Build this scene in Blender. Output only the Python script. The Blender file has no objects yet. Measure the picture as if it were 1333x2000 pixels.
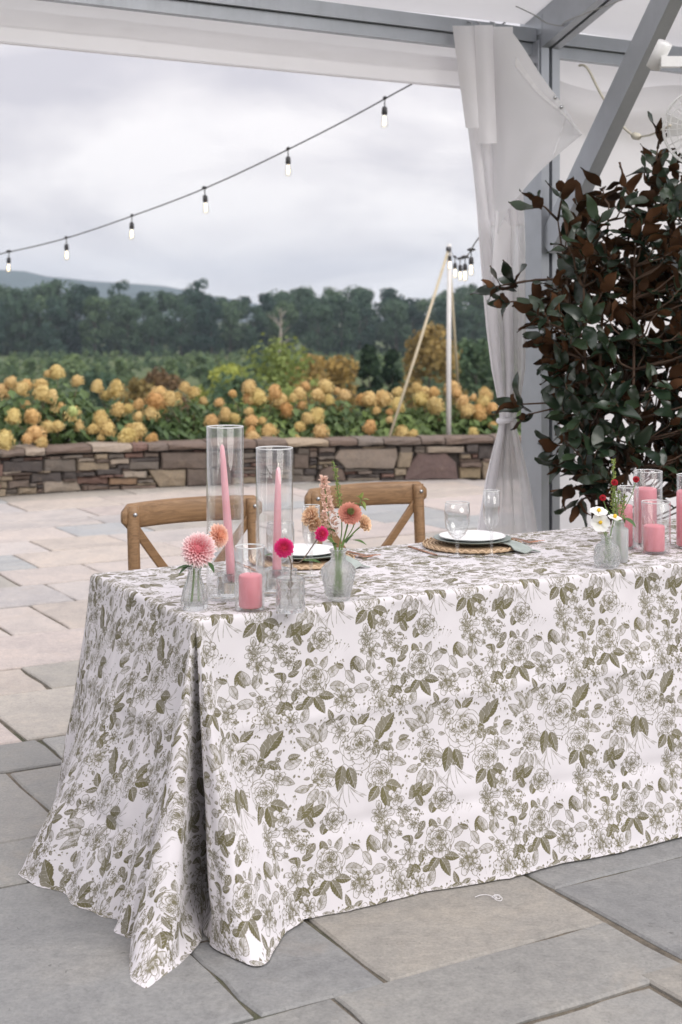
import bpy, math, random
import numpy as np
from mathutils import Vector, Matrix, noise
R = math.radians
rnd = random.Random(7)
sc = bpy.context.scene

# ------------------------------------------------------------------ camera, sky, sun, exposure
F, CX, YH, H = 2778.0, 666.5, 620.0, 1.52        # focal length in photo pixels, centre column, horizon row, eye height
cam = bpy.data.cameras.new('camera'); camo = bpy.data.objects.new('camera', cam); sc.collection.objects.link(camo)
cam.sensor_fit = 'VERTICAL'; cam.sensor_height = 36; cam.lens = 50
cam.shift_y = -(1000 - YH) / 2000
cam.clip_start = 0.1; cam.clip_end = 9000
cam.dof.use_dof = True; cam.dof.focus_distance = 3.95; cam.dof.aperture_fstop = 5.0
camo.location = (0, 0, H); camo.rotation_euler = (R(90), 0, 0)
sc.camera = camo

SUN_EL, SUN_AZ = 34, 138                          # azimuth clockwise from +Y (view direction)
w = bpy.data.worlds.new('World'); sc.world = w; w.use_nodes = True
nt = w.node_tree; nt.nodes.clear()
def wn(t, **k):
    n = nt.nodes.new(t)
    for a, v in k.items(): setattr(n, a, v)
    return n
tc = wn('ShaderNodeTexCoord'); sep = wn('ShaderNodeSeparateXYZ')
nt.links.new(tc.outputs['Generated'], sep.inputs[0])
def wm(op, a, b=None, c=None):
    n = wn('ShaderNodeMath', operation=op)
    for i, v in enumerate((a, b, c)):
        if v is None: continue
        if isinstance(v, (int, float)): n.inputs[i].default_value = v
        else: nt.links.new(v, n.inputs[i])
    return n.outputs[0]
el = wm('MAXIMUM', sep.outputs[2], 0.0)
den = wm('ADD', el, 0.30)
comb = wn('ShaderNodeCombineXYZ')
nt.links.new(wm('DIVIDE', sep.outputs[0], den), comb.inputs[0]); nt.links.new(wm('DIVIDE', sep.outputs[1], den), comb.inputs[1])
comb.inputs[2].default_value = 3.7
n1 = wn('ShaderNodeTexNoise'); n1.inputs['Scale'].default_value = 2.1; n1.inputs['Detail'].default_value = 7; n1.inputs['Roughness'].default_value = .52
n1.inputs['Distortion'].default_value = .35
nt.links.new(comb.outputs[0], n1.inputs['Vector'])
cr = wn('ShaderNodeValToRGB')
e = cr.color_ramp.elements
e[0].position = .36; e[0].color = (.575, .55, .595, 1)
e[1].position = .62; e[1].color = (.89, .85, .855, 1)
m_ = cr.color_ramp.elements.new(.50); m_.color = (.73, .695, .72, 1)
nt.links.new(n1.outputs['Fac'], cr.inputs[0])
# an overcast sky is brighter overhead than at the horizon
grad = wm('MULTIPLY_ADD', wm('POWER', el, 1.8), 1.9, .92)
vm = wn('ShaderNodeVectorMath', operation='SCALE'); nt.links.new(cr.outputs[0], vm.inputs[0]); nt.links.new(grad, vm.inputs['Scale'])
sky = wn('ShaderNodeTexSky', sky_type='NISHITA'); sky.sun_disc = False
sky.sun_elevation = R(SUN_EL); sky.sun_rotation = R(SUN_AZ)
vs = wn('ShaderNodeVectorMath', operation='SCALE'); nt.links.new(sky.outputs[0], vs.inputs[0]); vs.inputs['Scale'].default_value = .1
mx = wn('ShaderNodeMix', data_type='RGBA'); mx.inputs[0].default_value = .96
nt.links.new(vs.outputs[0], mx.inputs[6]); nt.links.new(vm.outputs[0], mx.inputs[7])
bg = wn('ShaderNodeBackground'); bg.inputs[1].default_value = 1.0
nt.links.new(mx.outputs[2], bg.inputs[0])
wo = wn('ShaderNodeOutputWorld'); nt.links.new(bg.outputs[0], wo.inputs[0])

sun = bpy.data.lights.new('sun', 'SUN'); sun.energy = 1.5; sun.angle = R(38); sun.color = (1, .965, .92)
suno = bpy.data.objects.new('sun', sun); sc.collection.objects.link(suno)
_d = Vector((math.sin(R(SUN_AZ)) * math.cos(R(SUN_EL)), math.cos(R(SUN_AZ)) * math.cos(R(SUN_EL)), math.sin(R(SUN_EL))))
suno.rotation_euler = (-_d).to_track_quat('-Z', 'Y').to_euler()
vs_ = sc.view_settings
vs_.view_transform = 'Standard'; vs_.look = 'None'; vs_.exposure = 0.33; vs_.gamma = 1; vs_.use_curve_mapping = False
cy = sc.cycles
cy.max_bounces = 14; cy.transparent_max_bounces = 24; cy.transmission_bounces = 12; cy.glossy_bounces = 6; cy.volume_bounces = 0
cy.use_denoising = True; cy.caustics_refractive = True; cy.sample_clamp_indirect = 4

# ------------------------------------------------------------------ helpers
def gp(x, y, z=0.0):                               # photo pixel -> point on the level plane z
    d = F * (H - z) / (y - YH); return Vector(((x - CX) * d / F, d, z))
def pd(x, y, d):                                   # photo pixel at a known depth
    return Vector(((x - CX) * d / F, d, H - (y - YH) * d / F))
AX = Vector((math.sin(R(60)), .5, 0)); BX = Vector((-.5, math.sin(R(60)), 0)); ZX = Vector((0, 0, 1))
C0 = Vector((-.369, 3.56, 0))                      # plan position of the table's near left corner
def tp(a, b, z=0.0): return C0 + AX * a + BX * b + ZX * z
ROT = R(30)                                        # rotation of the table / tent / paving grid about z

class MB:
    def __init__(s): s.v = []; s.f = []; s.m = []; s.uv = None; s.smooth = []
    def add(s, vs, fs, mi=0, sm=False):
        o = len(s.v); s.v += [tuple(p) for p in vs]; s.f += [tuple(i + o for i in f) for f in fs]
        s.m += [mi] * len(fs); s.smooth += [sm] * len(fs)
    def box(s, c, hx, hy, hz, ax=None, ay=None, az=None, mi=0):
        ax = ax or Vector((1, 0, 0)); ay = ay or Vector((0, 1, 0)); az = az or ZX; c = Vector(c)
        P = [c + ax * (hx * i) + ay * (hy * j) + az * (hz * k) for k in (-1, 1) for j in (-1, 1) for i in (-1, 1)]
        s.add(P, [(0, 2, 3, 1), (4, 5, 7, 6), (0, 1, 5, 4), (2, 6, 7, 3), (0, 4, 6, 2), (1, 3, 7, 5)], mi)
    def bbox(s, c, hx, hy, hz, ax, ay, az, bv, mi=0):   # box with chamfered long edges (along az)
        c = Vector(c); q = []
        for k in (-1, 1):
            for (i, j) in ((-1, -1 + bv / hy), (-1 + bv / hx, -1), (1 - bv / hx, -1), (1, -1 + bv / hy), (1, 1 - bv / hy), (1 - bv / hx, 1), (-1 + bv / hx, 1), (-1, 1 - bv / hy)):
                q.append(c + ax * (hx * i) + ay * (hy * j) + az * (hz * k))
        fs = [tuple(reversed(range(8))), tuple(range(8, 16))] + [(i, (i + 1) % 8, 8 + (i + 1) % 8, 8 + i) for i in range(8)]
        s.add(q, fs, mi)
    def tube(s, pts, rad, n=8, mi=0, cap=True, flat=None):
        pts = [Vector(p) for p in pts]; N = len(pts)
        rad = rad if isinstance(rad, (list, tuple)) else [rad] * N
        V = []; up = None
        for i, p in enumerate(pts):
            t = (pts[min(i + 1, N - 1)] - pts[max(i - 1, 0)])
            t = t.normalized() if t.length > 1e-9 else ZX.copy()
            if up is None:
                up = Vector((1, 0, 0)) if abs(t.x) < .8 else Vector((0, 1, 0))
            u = (up - t * up.dot(t)).normalized(); up = u; v_ = t.cross(u)
            for k in range(n):
                a = 2 * math.pi * k / n
                V.append(p + (u * math.cos(a) + v_ * math.sin(a)) * rad[i])
        fs = [(i * n + k, i * n + (k + 1) % n, (i + 1) * n + (k + 1) % n, (i + 1) * n + k) for i in range(N - 1) for k in range(n)]
        if cap: fs += [tuple(reversed(range(n))), tuple(range((N - 1) * n, N * n))]
        s.add(V, fs, mi, True)
    def lathe(s, prof, n=32, c=(0, 0, 0), mi=0, sm=True, rf=None, rot=0):
        c = Vector(c); V = []
        for (r, z) in prof:
            for k in range(n):
                a = 2 * math.pi * k / n + rot
                rr = r * (rf(a, z) if rf else 1)
                V.append(c + Vector((rr * math.cos(a), rr * math.sin(a), z)))
        fs = [(i * n + k, i * n + (k + 1) % n, (i + 1) * n + (k + 1) % n, (i + 1) * n + k) for i in range(len(prof) - 1) for k in range(n)]
        s.add(V, fs, mi, sm)
    def disc(s, r, z, n=32, c=(0, 0, 0), up=True, mi=0):
        c = Vector(c); V = [c + Vector((r * math.cos(2 * math.pi * k / n), r * math.sin(2 * math.pi * k / n), z)) for k in range(n)]
        s.add(V, [tuple(range(n)) if up else tuple(reversed(range(n)))], mi)
    def build(s, name, mats, parent=None, loc=None, **props):
        me = bpy.data.meshes.new(name); me.from_pydata(s.v, [], s.f)
        for m in (mats if isinstance(mats, (list, tuple)) else [mats]): me.materials.append(m)
        me.polygons.foreach_set('material_index', s.m); me.polygons.foreach_set('use_smooth', s.smooth)
        me.update()
        return link(name, me, parent, loc, **props)

def link(name, me, parent=None, loc=None, **props):
    o = bpy.data.objects.new(name, me); sc.collection.objects.link(o)
    if parent: o.parent = parent
    if loc is not None: o.location = loc
    for k, v in props.items(): o[k] = v
    return o
def thing(name, label, cat, loc=(0, 0, 0), rz=0, group=None):
    o = bpy.data.objects.new(name, None); sc.collection.objects.link(o)
    o.empty_display_size = .05; o.location = loc; o.rotation_euler = (0, 0, rz); o['label'] = label; o['category'] = cat
    if group: o['group'] = group
    return o
def tag(o, label, cat, group=None, kind=None):
    o['label'] = label; o['category'] = cat
    if group: o['group'] = group
    if kind: o['kind'] = kind
    return o
def copy_tree(o, parent=None):
    c = o.copy(); sc.collection.objects.link(c); c.parent = parent
    for ch in list(o.children): copy_tree(ch, c)
    return c
def cat_rom(P, n):                                  # smooth polyline through points (tuples of any length)
    P = [tuple(p) for p in P]; out = []
    for i in range(len(P) - 1):
        p0, p1, p2, p3 = P[max(i - 1, 0)], P[i], P[i + 1], P[min(i + 2, len(P) - 1)]
        for k in range(n):
            t = k / n
            out.append(tuple(.5 * (2 * b + (c - a) * t + (2 * a - 5 * b + 4 * c - d) * t * t + (3 * b - a - 3 * c + d) * t ** 3) for a, b, c, d in zip(p0, p1, p2, p3)))
    out.append(P[-1]); return out
def interp(x, tab):
    if x <= tab[0][0]: return tab[0][1]
    for (a, b), (c, d) in zip(tab, tab[1:]):
        if x <= c: return b + (d - b) * (x - a) / (c - a)
    return tab[-1][1]

# ------------------------------------------------------------------ materials
class NT:
    def __init__(s, name):
        s.mat = bpy.data.materials.new(name); s.mat.use_nodes = True; s.t = s.mat.node_tree
        s.b = s.t.nodes['Principled BSDF']; s.out = s.t.nodes['Material Output']
    def n(s, t, **k):
        o = s.t.nodes.new(t)
        for a, v in k.items():
            if hasattr(o, a): setattr(o, a, v)
            else: o.inputs[a].default_value = v
        return o
    def l(s, a, b): s.t.links.new(a, b)
    def noise(s, scale, detail=4, rough=.55, vec=None, dist=0):
        o = s.n('ShaderNodeTexNoise'); o.inputs['Scale'].default_value = scale; o.inputs['Detail'].default_value = detail
        o.inputs['Roughness'].default_value = rough; o.inputs['Distortion'].default_value = dist
        if vec is not None: s.l(vec, o.inputs['Vector'])
        return o.outputs['Fac']
    def coord(s, kind='Object', scale=None, rot=None):
        o = s.n('ShaderNodeTexCoord').outputs[kind]
        if scale or rot:
            m = s.n('ShaderNodeMapping')
            if scale: m.inputs['Scale'].default_value = scale
            if rot: m.inputs['Rotation'].default_value = rot
            s.l(o, m.inputs[0]); o = m.outputs[0]
        return o
    def pos(s): return s.n('ShaderNodeNewGeometry').outputs['Position']
    def ramp(s, fac, stops):
        o = s.n('ShaderNodeValToRGB'); e = o.color_ramp.elements
        while len(e) < len(stops): e.new(.5)
        for el_, (p, c) in zip(e, stops): el_.position = p; el_.color = (*c, 1) if len(c) == 3 else c
        s.l(fac, o.inputs[0]); return o.outputs[0]
    def mix(s, fac, a, b, mode='MIX'):
        o = s.n('ShaderNodeMix', data_type='RGBA', blend_type=mode)
        for i, v in ((0, fac), (6, a), (7, b)):
            if isinstance(v, (int, float)): o.inputs[i].default_value = v
            elif isinstance(v, tuple): o.inputs[i].default_value = (*v, 1)
            else: s.l(v, o.inputs[i])
        return o.outputs[2]
    def math(s, op, a, b=0, c=0):
        o = s.n('ShaderNodeMath', operation=op)
        for i, v in enumerate((a, b, c)):
            if isinstance(v, (int, float)): o.inputs[i].default_value = v
            else: s.l(v, o.inputs[i])
        return o.outputs[0]
    def bump(s, h, strength=.3, dist=.01, nrm=None):
        o = s.n('ShaderNodeBump'); o.inputs['Strength'].default_value = strength; o.inputs['Distance'].default_value = dist
        s.l(h, o.inputs['Height'])
        if nrm is not None: s.l(nrm, o.inputs['Normal'])
        s.l(o.outputs[0], s.b.inputs['Normal']); return o.outputs[0]
    def set(s, **k):
        names = dict(col='Base Color', rough='Roughness', metal='Metallic', spec='Specular IOR Level', trans='Transmission Weight', ior='IOR',
                     sss='Subsurface Weight', sheen='Sheen Weight', coat='Coat Weight', emit='Emission Color', es='Emission Strength', alpha='Alpha')
        for a, v in k.items():
            i = s.b.inputs[names[a]]
            if isinstance(v, (int, float)): i.default_value = v
            elif isinstance(v, tuple): i.default_value = (*v, 1)
            else: s.l(v, i)
        return s

def simple(name, c, rough=.5, var=.15, scale=20, bump=0, bs=60, **k):
    n = NT(name)
    f = n.noise(scale, 5, .6, n.coord())
    lo = tuple(x * (1 - var) for x in c); hi = tuple(min(1, x * (1 + var)) for x in c)
    n.set(col=n.ramp(f, [(.3, lo), (.7, hi)]), rough=rough, **k)
    if bump: n.bump(n.noise(bs, 5, .6, n.coord()), bump, .004)
    return n.mat

def leafmat(name, c1, c2, rough=.5, trans=.25, scale=1.3, spec=.35, hue=.0):
    n = NT(name)
    f = n.noise(scale, 3, .6, n.pos()); g = n.n('ShaderNodeNewGeometry').outputs['Random Per Island']; oi = n.n('ShaderNodeObjectInfo')
    c = n.ramp(n.math('MULTIPLY_ADD', g, .55, n.math('MULTIPLY', f, .45)), [(.2, c1), (.8, c2)])
    c = n.mix(1.0, c, n.ramp(oi.outputs['Random'], [(0, (.66, .74, .78)), (.5, (1, 1, 1)), (1, (1.4, 1.3, 1.05))]), 'MULTIPLY')
    n.set(col=c, rough=rough, spec=spec)
    tr = n.n('ShaderNodeBsdfTranslucent'); tr.inputs[0].default_value = (*[min(1, x * 1.3) for x in c2], 1)
    ms = n.n('ShaderNodeMixShader'); ms.inputs[0].default_value = trans
    n.l(n.b.outputs[0], ms.inputs[1]); n.l(tr.outputs[0], ms.inputs[2]); n.l(ms.outputs[0], n.out.inputs[0])
    return n.mat

def thin_glass(name, tint=(.985, .99, .99), rough=0.0, f0=.045, bump=0, bs=40):
    n = NT(name); n.t.nodes.remove(n.b)
    lw = n.n('ShaderNodeLayerWeight'); lw.inputs[0].default_value = .5
    p5 = n.math('POWER', lw.outputs['Facing'], 3.0)
    fac = n.math('MULTIPLY_ADD', p5, .85, f0)
    t = n.n('ShaderNodeBsdfTransparent'); t.inputs[0].default_value = (*tint, 1)
    g = n.n('ShaderNodeBsdfGlossy'); g.inputs['Roughness'].default_value = rough; g.inputs[0].default_value = (.95, .95, .95, 1)
    if bump:
        bn = n.n('ShaderNodeBump'); bn.inputs['Strength'].default_value = bump; bn.inputs['Distance'].default_value = .003
        n.l(n.noise(bs, 2, .5, n.coord()), bn.inputs['Height']); n.l(bn.outputs[0], g.inputs['Normal'])
    ms = n.n('ShaderNodeMixShader'); n.l(fac, ms.inputs[0]); n.l(t.outputs[0], ms.inputs[1]); n.l(g.outputs[0], ms.inputs[2])
    n.l(ms.outputs[0], n.out.inputs[0]); return n.mat
def cut_glass(name, rough=0.02, clear=.55, bump=0, bs=60, f0=.07):      # real refraction mixed with straight-through light
    n = NT(name); n.t.nodes.remove(n.b)
    g = n.n('ShaderNodeBsdfGlass'); g.inputs['Roughness'].default_value = rough; g.inputs['IOR'].default_value = 1.46; g.inputs[0].default_value = (.985, .99, .99, 1)
    t = n.n('ShaderNodeBsdfTransparent'); t.inputs[0].default_value = (.96, .97, .97, 1)
    if bump:
        bn = n.n('ShaderNodeBump'); bn.inputs['Strength'].default_value = bump; bn.inputs['Distance'].default_value = .004
        n.l(n.noise(bs, 1, .5, n.coord()), bn.inputs['Height']); n.l(bn.outputs[0], g.inputs['Normal'])
    ms = n.n('ShaderNodeMixShader'); ms.inputs[0].default_value = clear; n.l(g.outputs[0], ms.inputs[1]); n.l(t.outputs[0], ms.inputs[2])
    df_ = n.n('ShaderNodeBsdfTranslucent'); df_.inputs[0].default_value = (.93, .95, .95, 1); m2 = n.n('ShaderNodeMixShader'); m2.inputs[0].default_value = f0
    n.l(ms.outputs[0], m2.inputs[1]); n.l(df_.outputs[0], m2.inputs[2]); n.l(m2.outputs[0], n.out.inputs[0]); return n.mat

M = {}
def stone_mat(name, scale, bump, rough, sat=1.0):
    n = NT(name); oi = n.n('ShaderNodeObjectInfo'); p = n.pos()
    off = n.n('ShaderNodeVectorMath', operation='ADD'); n.l(p, off.inputs[0])
    cb = n.n('ShaderNodeCombineXYZ'); n.l(n.math('MULTIPLY', oi.outputs['Random'], 90), cb.inputs[0]); n.l(cb.outputs[0], off.inputs[1])
    v = off.outputs[0]
    f = n.noise(scale, 6, .62, v, .6); g = n.noise(scale * 7, 5, .7, v)
    tone = n.ramp(f, [(.28, (.82, .825, .84)), (.5, (1, 1, 1)), (.74, (1.14, 1.11, 1.07))])
    c = n.mix(1.0, oi.outputs['Color'], tone, 'MULTIPLY')
    spk = n.ramp(g, [(.3, (.80, .80, .80)), (.5, (1, 1, 1)), (.72, (1.18, 1.17, 1.15))])
    h_ = n.noise(scale * 34, 4, .75, v)
    c = n.mix(.8, c, n.ramp(h_, [(.3, (.74, .74, .74)), (.5, (1, 1, 1)), (.7, (1.22, 1.21, 1.2))]), 'MULTIPLY')
    pit = n.ramp(n.noise(scale * 9, 3, .8, v, 1.5), [(.27, (.45, .45, .45)), (.34, (1, 1, 1))])
    c = n.mix(.8, c, pit, 'MULTIPLY')
    c = n.mix(.85, c, spk, 'MULTIPLY')
    # rust and pale mineral stains with shapes of their own
    st = n.ramp(n.noise(scale * .8, 5, .6, n.math and v, 1.2), [(.58, (0, 0, 0)), (.72, (1, 1, 1))])
    c = n.mix(n.math('MULTIPLY', st, .2), c, (.34, .27, .20))
    wh = n.ramp(n.noise(scale * 2.3, 4, .75, v), [(.66, (0, 0, 0)), (.76, (1, 1, 1))])
    c = n.mix(n.math('MULTIPLY', wh, .22), c, (.6, .58, .56))
    n.set(col=c, rough=n.ramp(g, [(.3, (rough - .12,) * 3), (.7, (rough + .12,) * 3)]), spec=.4)
    cl = n.noise(scale * 1.3, 7, .6, v, 2.2); cq = n.math('DIVIDE', n.math('FLOOR', n.math('MULTIPLY', n.math('MULTIPLY_ADD', g, .12, cl), 9)), 9)
    c0 = n.bump(cq, bump * .9, .012); b1 = n.bump(f, bump, .03, c0); b2 = n.bump(g, bump * .7, .008, b1); n.bump(h_, bump * .8, .003, b2)
    return n.mat
M['flag'] = stone_mat('flagstone', 3.2, .28, .58)
M['rock'] = stone_mat('wall_stone', 7, .7, .8)
def grout():
    n = NT('joint_sand'); p = n.pos()
    f = n.noise(14, 6, .7, p); g = n.noise(120, 3, .7, p)
    moss = n.noise(2.2, 4, .6, p)
    c = n.ramp(f, [(.3, (.07, .06, .048)), (.55, (.15, .128, .098)), (.8, (.27, .23, .18))])
    c = n.mix(n.ramp(moss, [(.5, (0, 0, 0)), (.7, (1, 1, 1))]), c, (.055, .062, .03))
    n.set(col=c, rough=.95); n.bump(g, .8, .01); return n.mat
M['grout'] = grout()
def grass_m():
    n = NT('field'); p = n.pos(); f = n.noise(.02, 6, .65, p); g = n.noise(.35, 5, .7, p)
    c = n.ramp(f, [(.3, (.055, .08, .038)), (.55, (.09, .115, .05)), (.75, (.14, .13, .07))])
    c = n.mix(.6, c, n.ramp(g, [(.35, (.5, .5, .5)), (.65, (1.3, 1.3, 1.3))]), 'MULTIPLY')
    n.set(col=c, rough=.95, spec=.1); n.bump(g, .6, .4); return n.mat
M['field'] = grass_m()
M['hill'] = simple('wooded_hill', (.028, .048, .048), .95, .35, .02, spec=.1)
M['soil'] = simple('soil', (.06, .045, .03), .95, .3, 12, .8, 30)

# ------------------------------------------------------------------ ground, patio, wall
def terrain_z(y, x=0):
    z = interp(y, [(-400, -.06), (15.6, -.06), (18, -.5), (60, -5.0), (150, -6.6), (380, -8.4), (1200, -6), (9000, -6)])
    if y > 18: z += (noise.noise(Vector((x * .012, y * .012, 0))) * 1.1) * min(1, (y - 18) / 80)
    return z
g = MB()
ys = [-60, -8, 5, 15.4, 16.2, 17, 18, 20, 24, 30, 38, 48, 60, 75, 95, 120, 150, 180, 215, 255, 300, 350, 420, 600, 1200, 2600, 4500]
xs = [k / 20 for k in range(-20, 21)]
V = []
for y in ys:
    wd = max(40, abs(y) * 1.3)
    for k in xs: V.append((k * wd, y, terrain_z(y, k * wd)))
n_ = len(xs)
g.add(V, [(j * n_ + i, j * n_ + i + 1, (j + 1) * n_ + i + 1, (j + 1) * n_ + i) for j in range(len(ys) - 1) for i in range(n_ - 1)], 0, True)
g.build('ground', M['field'], kind='structure')

WP = [(-6.5, 9.2), (-4.6, 10.75), (-2.89, 12.06), (-2.24, 12.46), (-1.236, 12.83), (-.44, 13.07), (.45, 13.24), (1.33, 13.36), (2.6, 13.48), (4.2, 13.55), (6.5, 13.6)]
def wall_y(x): return interp(x, WP)
# patio joint bed
pb = MB()
row = [(-7, -3.2)] + [(x, 0) for x in ()]
xs = [i * .5 for i in range(-14, 15)]
V = [(x, -2.5, -.0075) for x in xs] + [(x, wall_y(x) + .12, -.0075) for x in xs]
n_ = len(xs)
pb.add(V, [(i, i + 1, n_ + i + 1, n_ + i) for i in range(n_ - 1)])
patio = pb.build('patio', M['grout'], kind='structure')

BLUE = [(.255, .254, .242), (.275, .272, .257), (.245, .248, .245), (.285, .278, .26)]
TAN = [(.34, .315, .28), (.30, .285, .255)]
PINK = [(.415, .365, .34), (.395, .365, .345), (.43, .385, .355), (.37, .35, .34), (.40, .355, .315)]
def flag_mesh(a0, a1, b0, b1, seed):
    r = random.Random(seed); gap = .0065
    a0 += gap; a1 -= gap; b0 += gap; b1 -= gap
    P = []
    def edge(p, q, nn):
        for k in range(nn):
            t = k / nn
            P.append((p[0] + (q[0] - p[0]) * t, p[1] + (q[1] - p[1]) * t))
    edge((a0, b0), (a1, b0), 5); edge((a1, b0), (a1, b1), 4); edge((a1, b1), (a0, b1), 5); edge((a0, b1), (a0, b0), 4)
    P = [(x + r.uniform(-.005, .005), y + r.uniform(-.005, .005)) for x, y in P]
    ca, cb_ = (a0 + a1) / 2, (b0 + b1) / 2
    h = r.uniform(-.0035, .0035); tx, ty = r.uniform(-.003, .003), r.uniform(-.003, .003)
    m = MB(); n = len(P)
    def lay(ins, z):
        out = []
        for x, y in P:
            dx, dy = ca - x, cb_ - y
            out.append(tp(x + math.copysign(min(ins, abs(dx)), dx) , y + math.copysign(min(ins, abs(dy)), dy), z + h + tx * (x - ca) + ty * (y - cb_)))
        return out
    V = lay(0, -.011) + lay(0, -.004) + lay(.006, .001)
    fs = []
    for L in (0, 1):
        fs += [(L * n + i, L * n + (i + 1) % n, (L + 1) * n + (i + 1) % n, (L + 1) * n + i) for i in range(n)]
    fs.append(tuple(range(2 * n, 3 * n)))
    m.add(V, fs); return m, tp(ca, cb_)
courses = [(-2.6, -2.1, []), (-2.1, -1.45, []), (-1.45, -.81, [.42]), (-.81, -.50, [.11, .91]), (-.50, -.09, [-.07, .26, .92]), (-.09, .13, [-.07]), (.13, .47, [-.07, .8]),
  (.47, .785, []), (.785, 1.41, []), (1.41, 1.72, []), (1.72, 2.36, [.11]), (2.36, 2.77, [.42]), (2.77, 3.39, []), (3.39, 4.05, [.58, .865]),
  (4.05, 4.6, [1.13]), (4.6, 5.12, [1.0, 1.54]), (5.12, 5.67, [1.27]), (5.67, 6.17, [1.535, 2.09]), (6.17, 6.72, [1.9]), (6.72, 7.1, [2.29]), (7.1, 7.6, [2.385])]
b = 7.6
while b < 9.6:
    h = rnd.choice([.42, .55, .6, .35]); courses.append((b, b + h, [])); b += h
rects = []
for ci, (b0, b1, js) in enumerate(courses):
    r = random.Random(ci * 13 + 5)
    js = sorted(js); L = list(js) or [r.uniform(-.3, .6)]
    lo = hi = None
    while L[0] > -7: L.insert(0, L[0] - r.uniform(.55, 1.15))
    while L[-1] < 10: L.append(L[-1] + r.uniform(.55, 1.15))
    for a0, a1 in zip(L, L[1:]): rects.append((a0, a1, b0, b1))
# the photograph's own near stones replace what the courses would give there
def inside(r, box): return not (r[1] <= box[0] + .01 or r[0] >= box[1] - .01 or r[3] <= box[2] + .01 or r[2] >= box[3] - .01)
special = [(-1.15, -.07, -.50, .47), (-.95, .11, -1.1, -.50), (.92, 1.95, -.76, -.27), (.92, 1.75, -.27, -.09), (.11, .92, -.81, -.5), (.77, 1.5, -1.35, -.81), (.92, 1.95, -.81, -.76)]
keep = []
for q in rects:
    parts = [q]
    for s in special[:4] + [(.77, 1.5, -1.35, -.81), (.92, 1.95, -.81, -.76)]:
        nxt = []
        for p in parts:
            if not inside(p, s): nxt.append(p); continue
            if p[0] < s[0] - .12: nxt.append((p[0], s[0], p[2], p[3]))
            if p[1] > s[1] + .12: nxt.append((s[1], p[1], p[2], p[3]))
            pa, pb_ = max(p[0], s[0]), min(p[1], s[1])
            if p[2] < s[2] - .1: nxt.append((pa, pb_, p[2], s[2]))
            if p[3] > s[3] + .1: nxt.append((pa, pb_, s[3], p[3]))
        parts = nxt
    keep += parts
keep += special[:4] + [(.77, 1.5, -1.35, -.76)]
def flag_col(c, seed, q):
    r = random.Random(seed)
    if q in special[:1]: return (.205, .207, .203)
    if abs(q[0] - .26) < .02 and abs(q[2] + .5) < .02: return (.25, .237, .213)
    d = c.y
    if d < 5.0:
        base = tuple(x * .82 for x in r.choice(BLUE * 3 + TAN[1:]))  # near stones darker: bluestone tone plus the tent roof's shade put into the colour
    elif d < 7.4:
        base = r.choice(BLUE + [(.27, .28, .28)] * 2 + TAN + PINK)
    else:
        base = r.choice(PINK * 3 + [(.33, .34, .345), (.3, .31, .31)] + TAN)
    k = r.uniform(.92, 1.08); return tuple(x * k for x in base)
fl = []
for i, q in enumerate(keep):
    if q[1] - q[0] < .06 or q[3] - q[2] < .05: continue
    c = tp((q[0] + q[1]) / 2, (q[2] + q[3]) / 2)
    if c.y < .9 or c.y > wall_y(c.x) + .25 or abs(c.x) > .34 * c.y + .9: continue
    fl.append((c.y, i, q, c))
fl.sort(key=lambda t: t[0])
for k, (d, i, q, c) in enumerate(fl[:300]):
    m, c = flag_mesh(*q, i)
    o = m.build('flagstone', M['flag'], patio); o.color = (*flag_col(c, i * 7 + 1, q), 1)
print('flagstones', len(fl))

# ---- low dry-stone wall
wall = thing('stone_wall', 'low dry stacked wall of brown and grey stones behind the patio', 'wall', (0, 0, 0))
SW = [0]
for (x0, y0), (x1, y1) in zip(WP, WP[1:]): SW.append(SW[-1] + math.hypot(x1 - x0, y1 - y0))
def wpt(s, out=0.0, z=0.0):                        # point on the wall face at arc length s, 'out' metres proud of it
    for i in range(len(WP) - 1):
        if s <= SW[i + 1] or i == len(WP) - 2:
            t = (s - SW[i]) / (SW[i + 1] - SW[i]); (x0, y0), (x1, y1) = WP[i], WP[i + 1]
            dx, dy = x1 - x0, y1 - y0; l = math.hypot(dx, dy)
            return Vector((x0 + dx * t + dy / l * out, y0 + dy * t - dx / l * out, z))
def px_sz(x, y):                                   # photo pixel -> (arc length, height) on the wall face
    k = (x - CX) / F
    for i in range(len(WP) - 1):
        (x0, y0), (x1, y1) = WP[i], WP[i + 1]
        den = (x1 - x0) - k * (y1 - y0)
        t = (k * y0 - x0) / den
        if 0 <= t <= 1:
            d = y0 + (y1 - y0) * t
            return SW[i] + t * (SW[i + 1] - SW[i]), H - (y - YH) * d / F
    return None
WT = .335
ztop = WT
core = MB(); n_ = 60; V = []
for i in range(n_ + 1):
    s = SW[-1] * i / n_
    for (o_, z) in ((-.045, -.05), (-.045, WT), (-.36, WT), (-.36, -.05)): V.append(wpt(s, o_, z))
core.add(V, [(i * 4 + k, (i + 1) * 4 + k, (i + 1) * 4 + (k + 1) % 4, i * 4 + (k + 1) % 4) for i in range(n_) for k in range(4)])
core.build('core', simple('wall_mortar', (.045, .038, .033), .95, .3, 20), wall)
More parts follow.
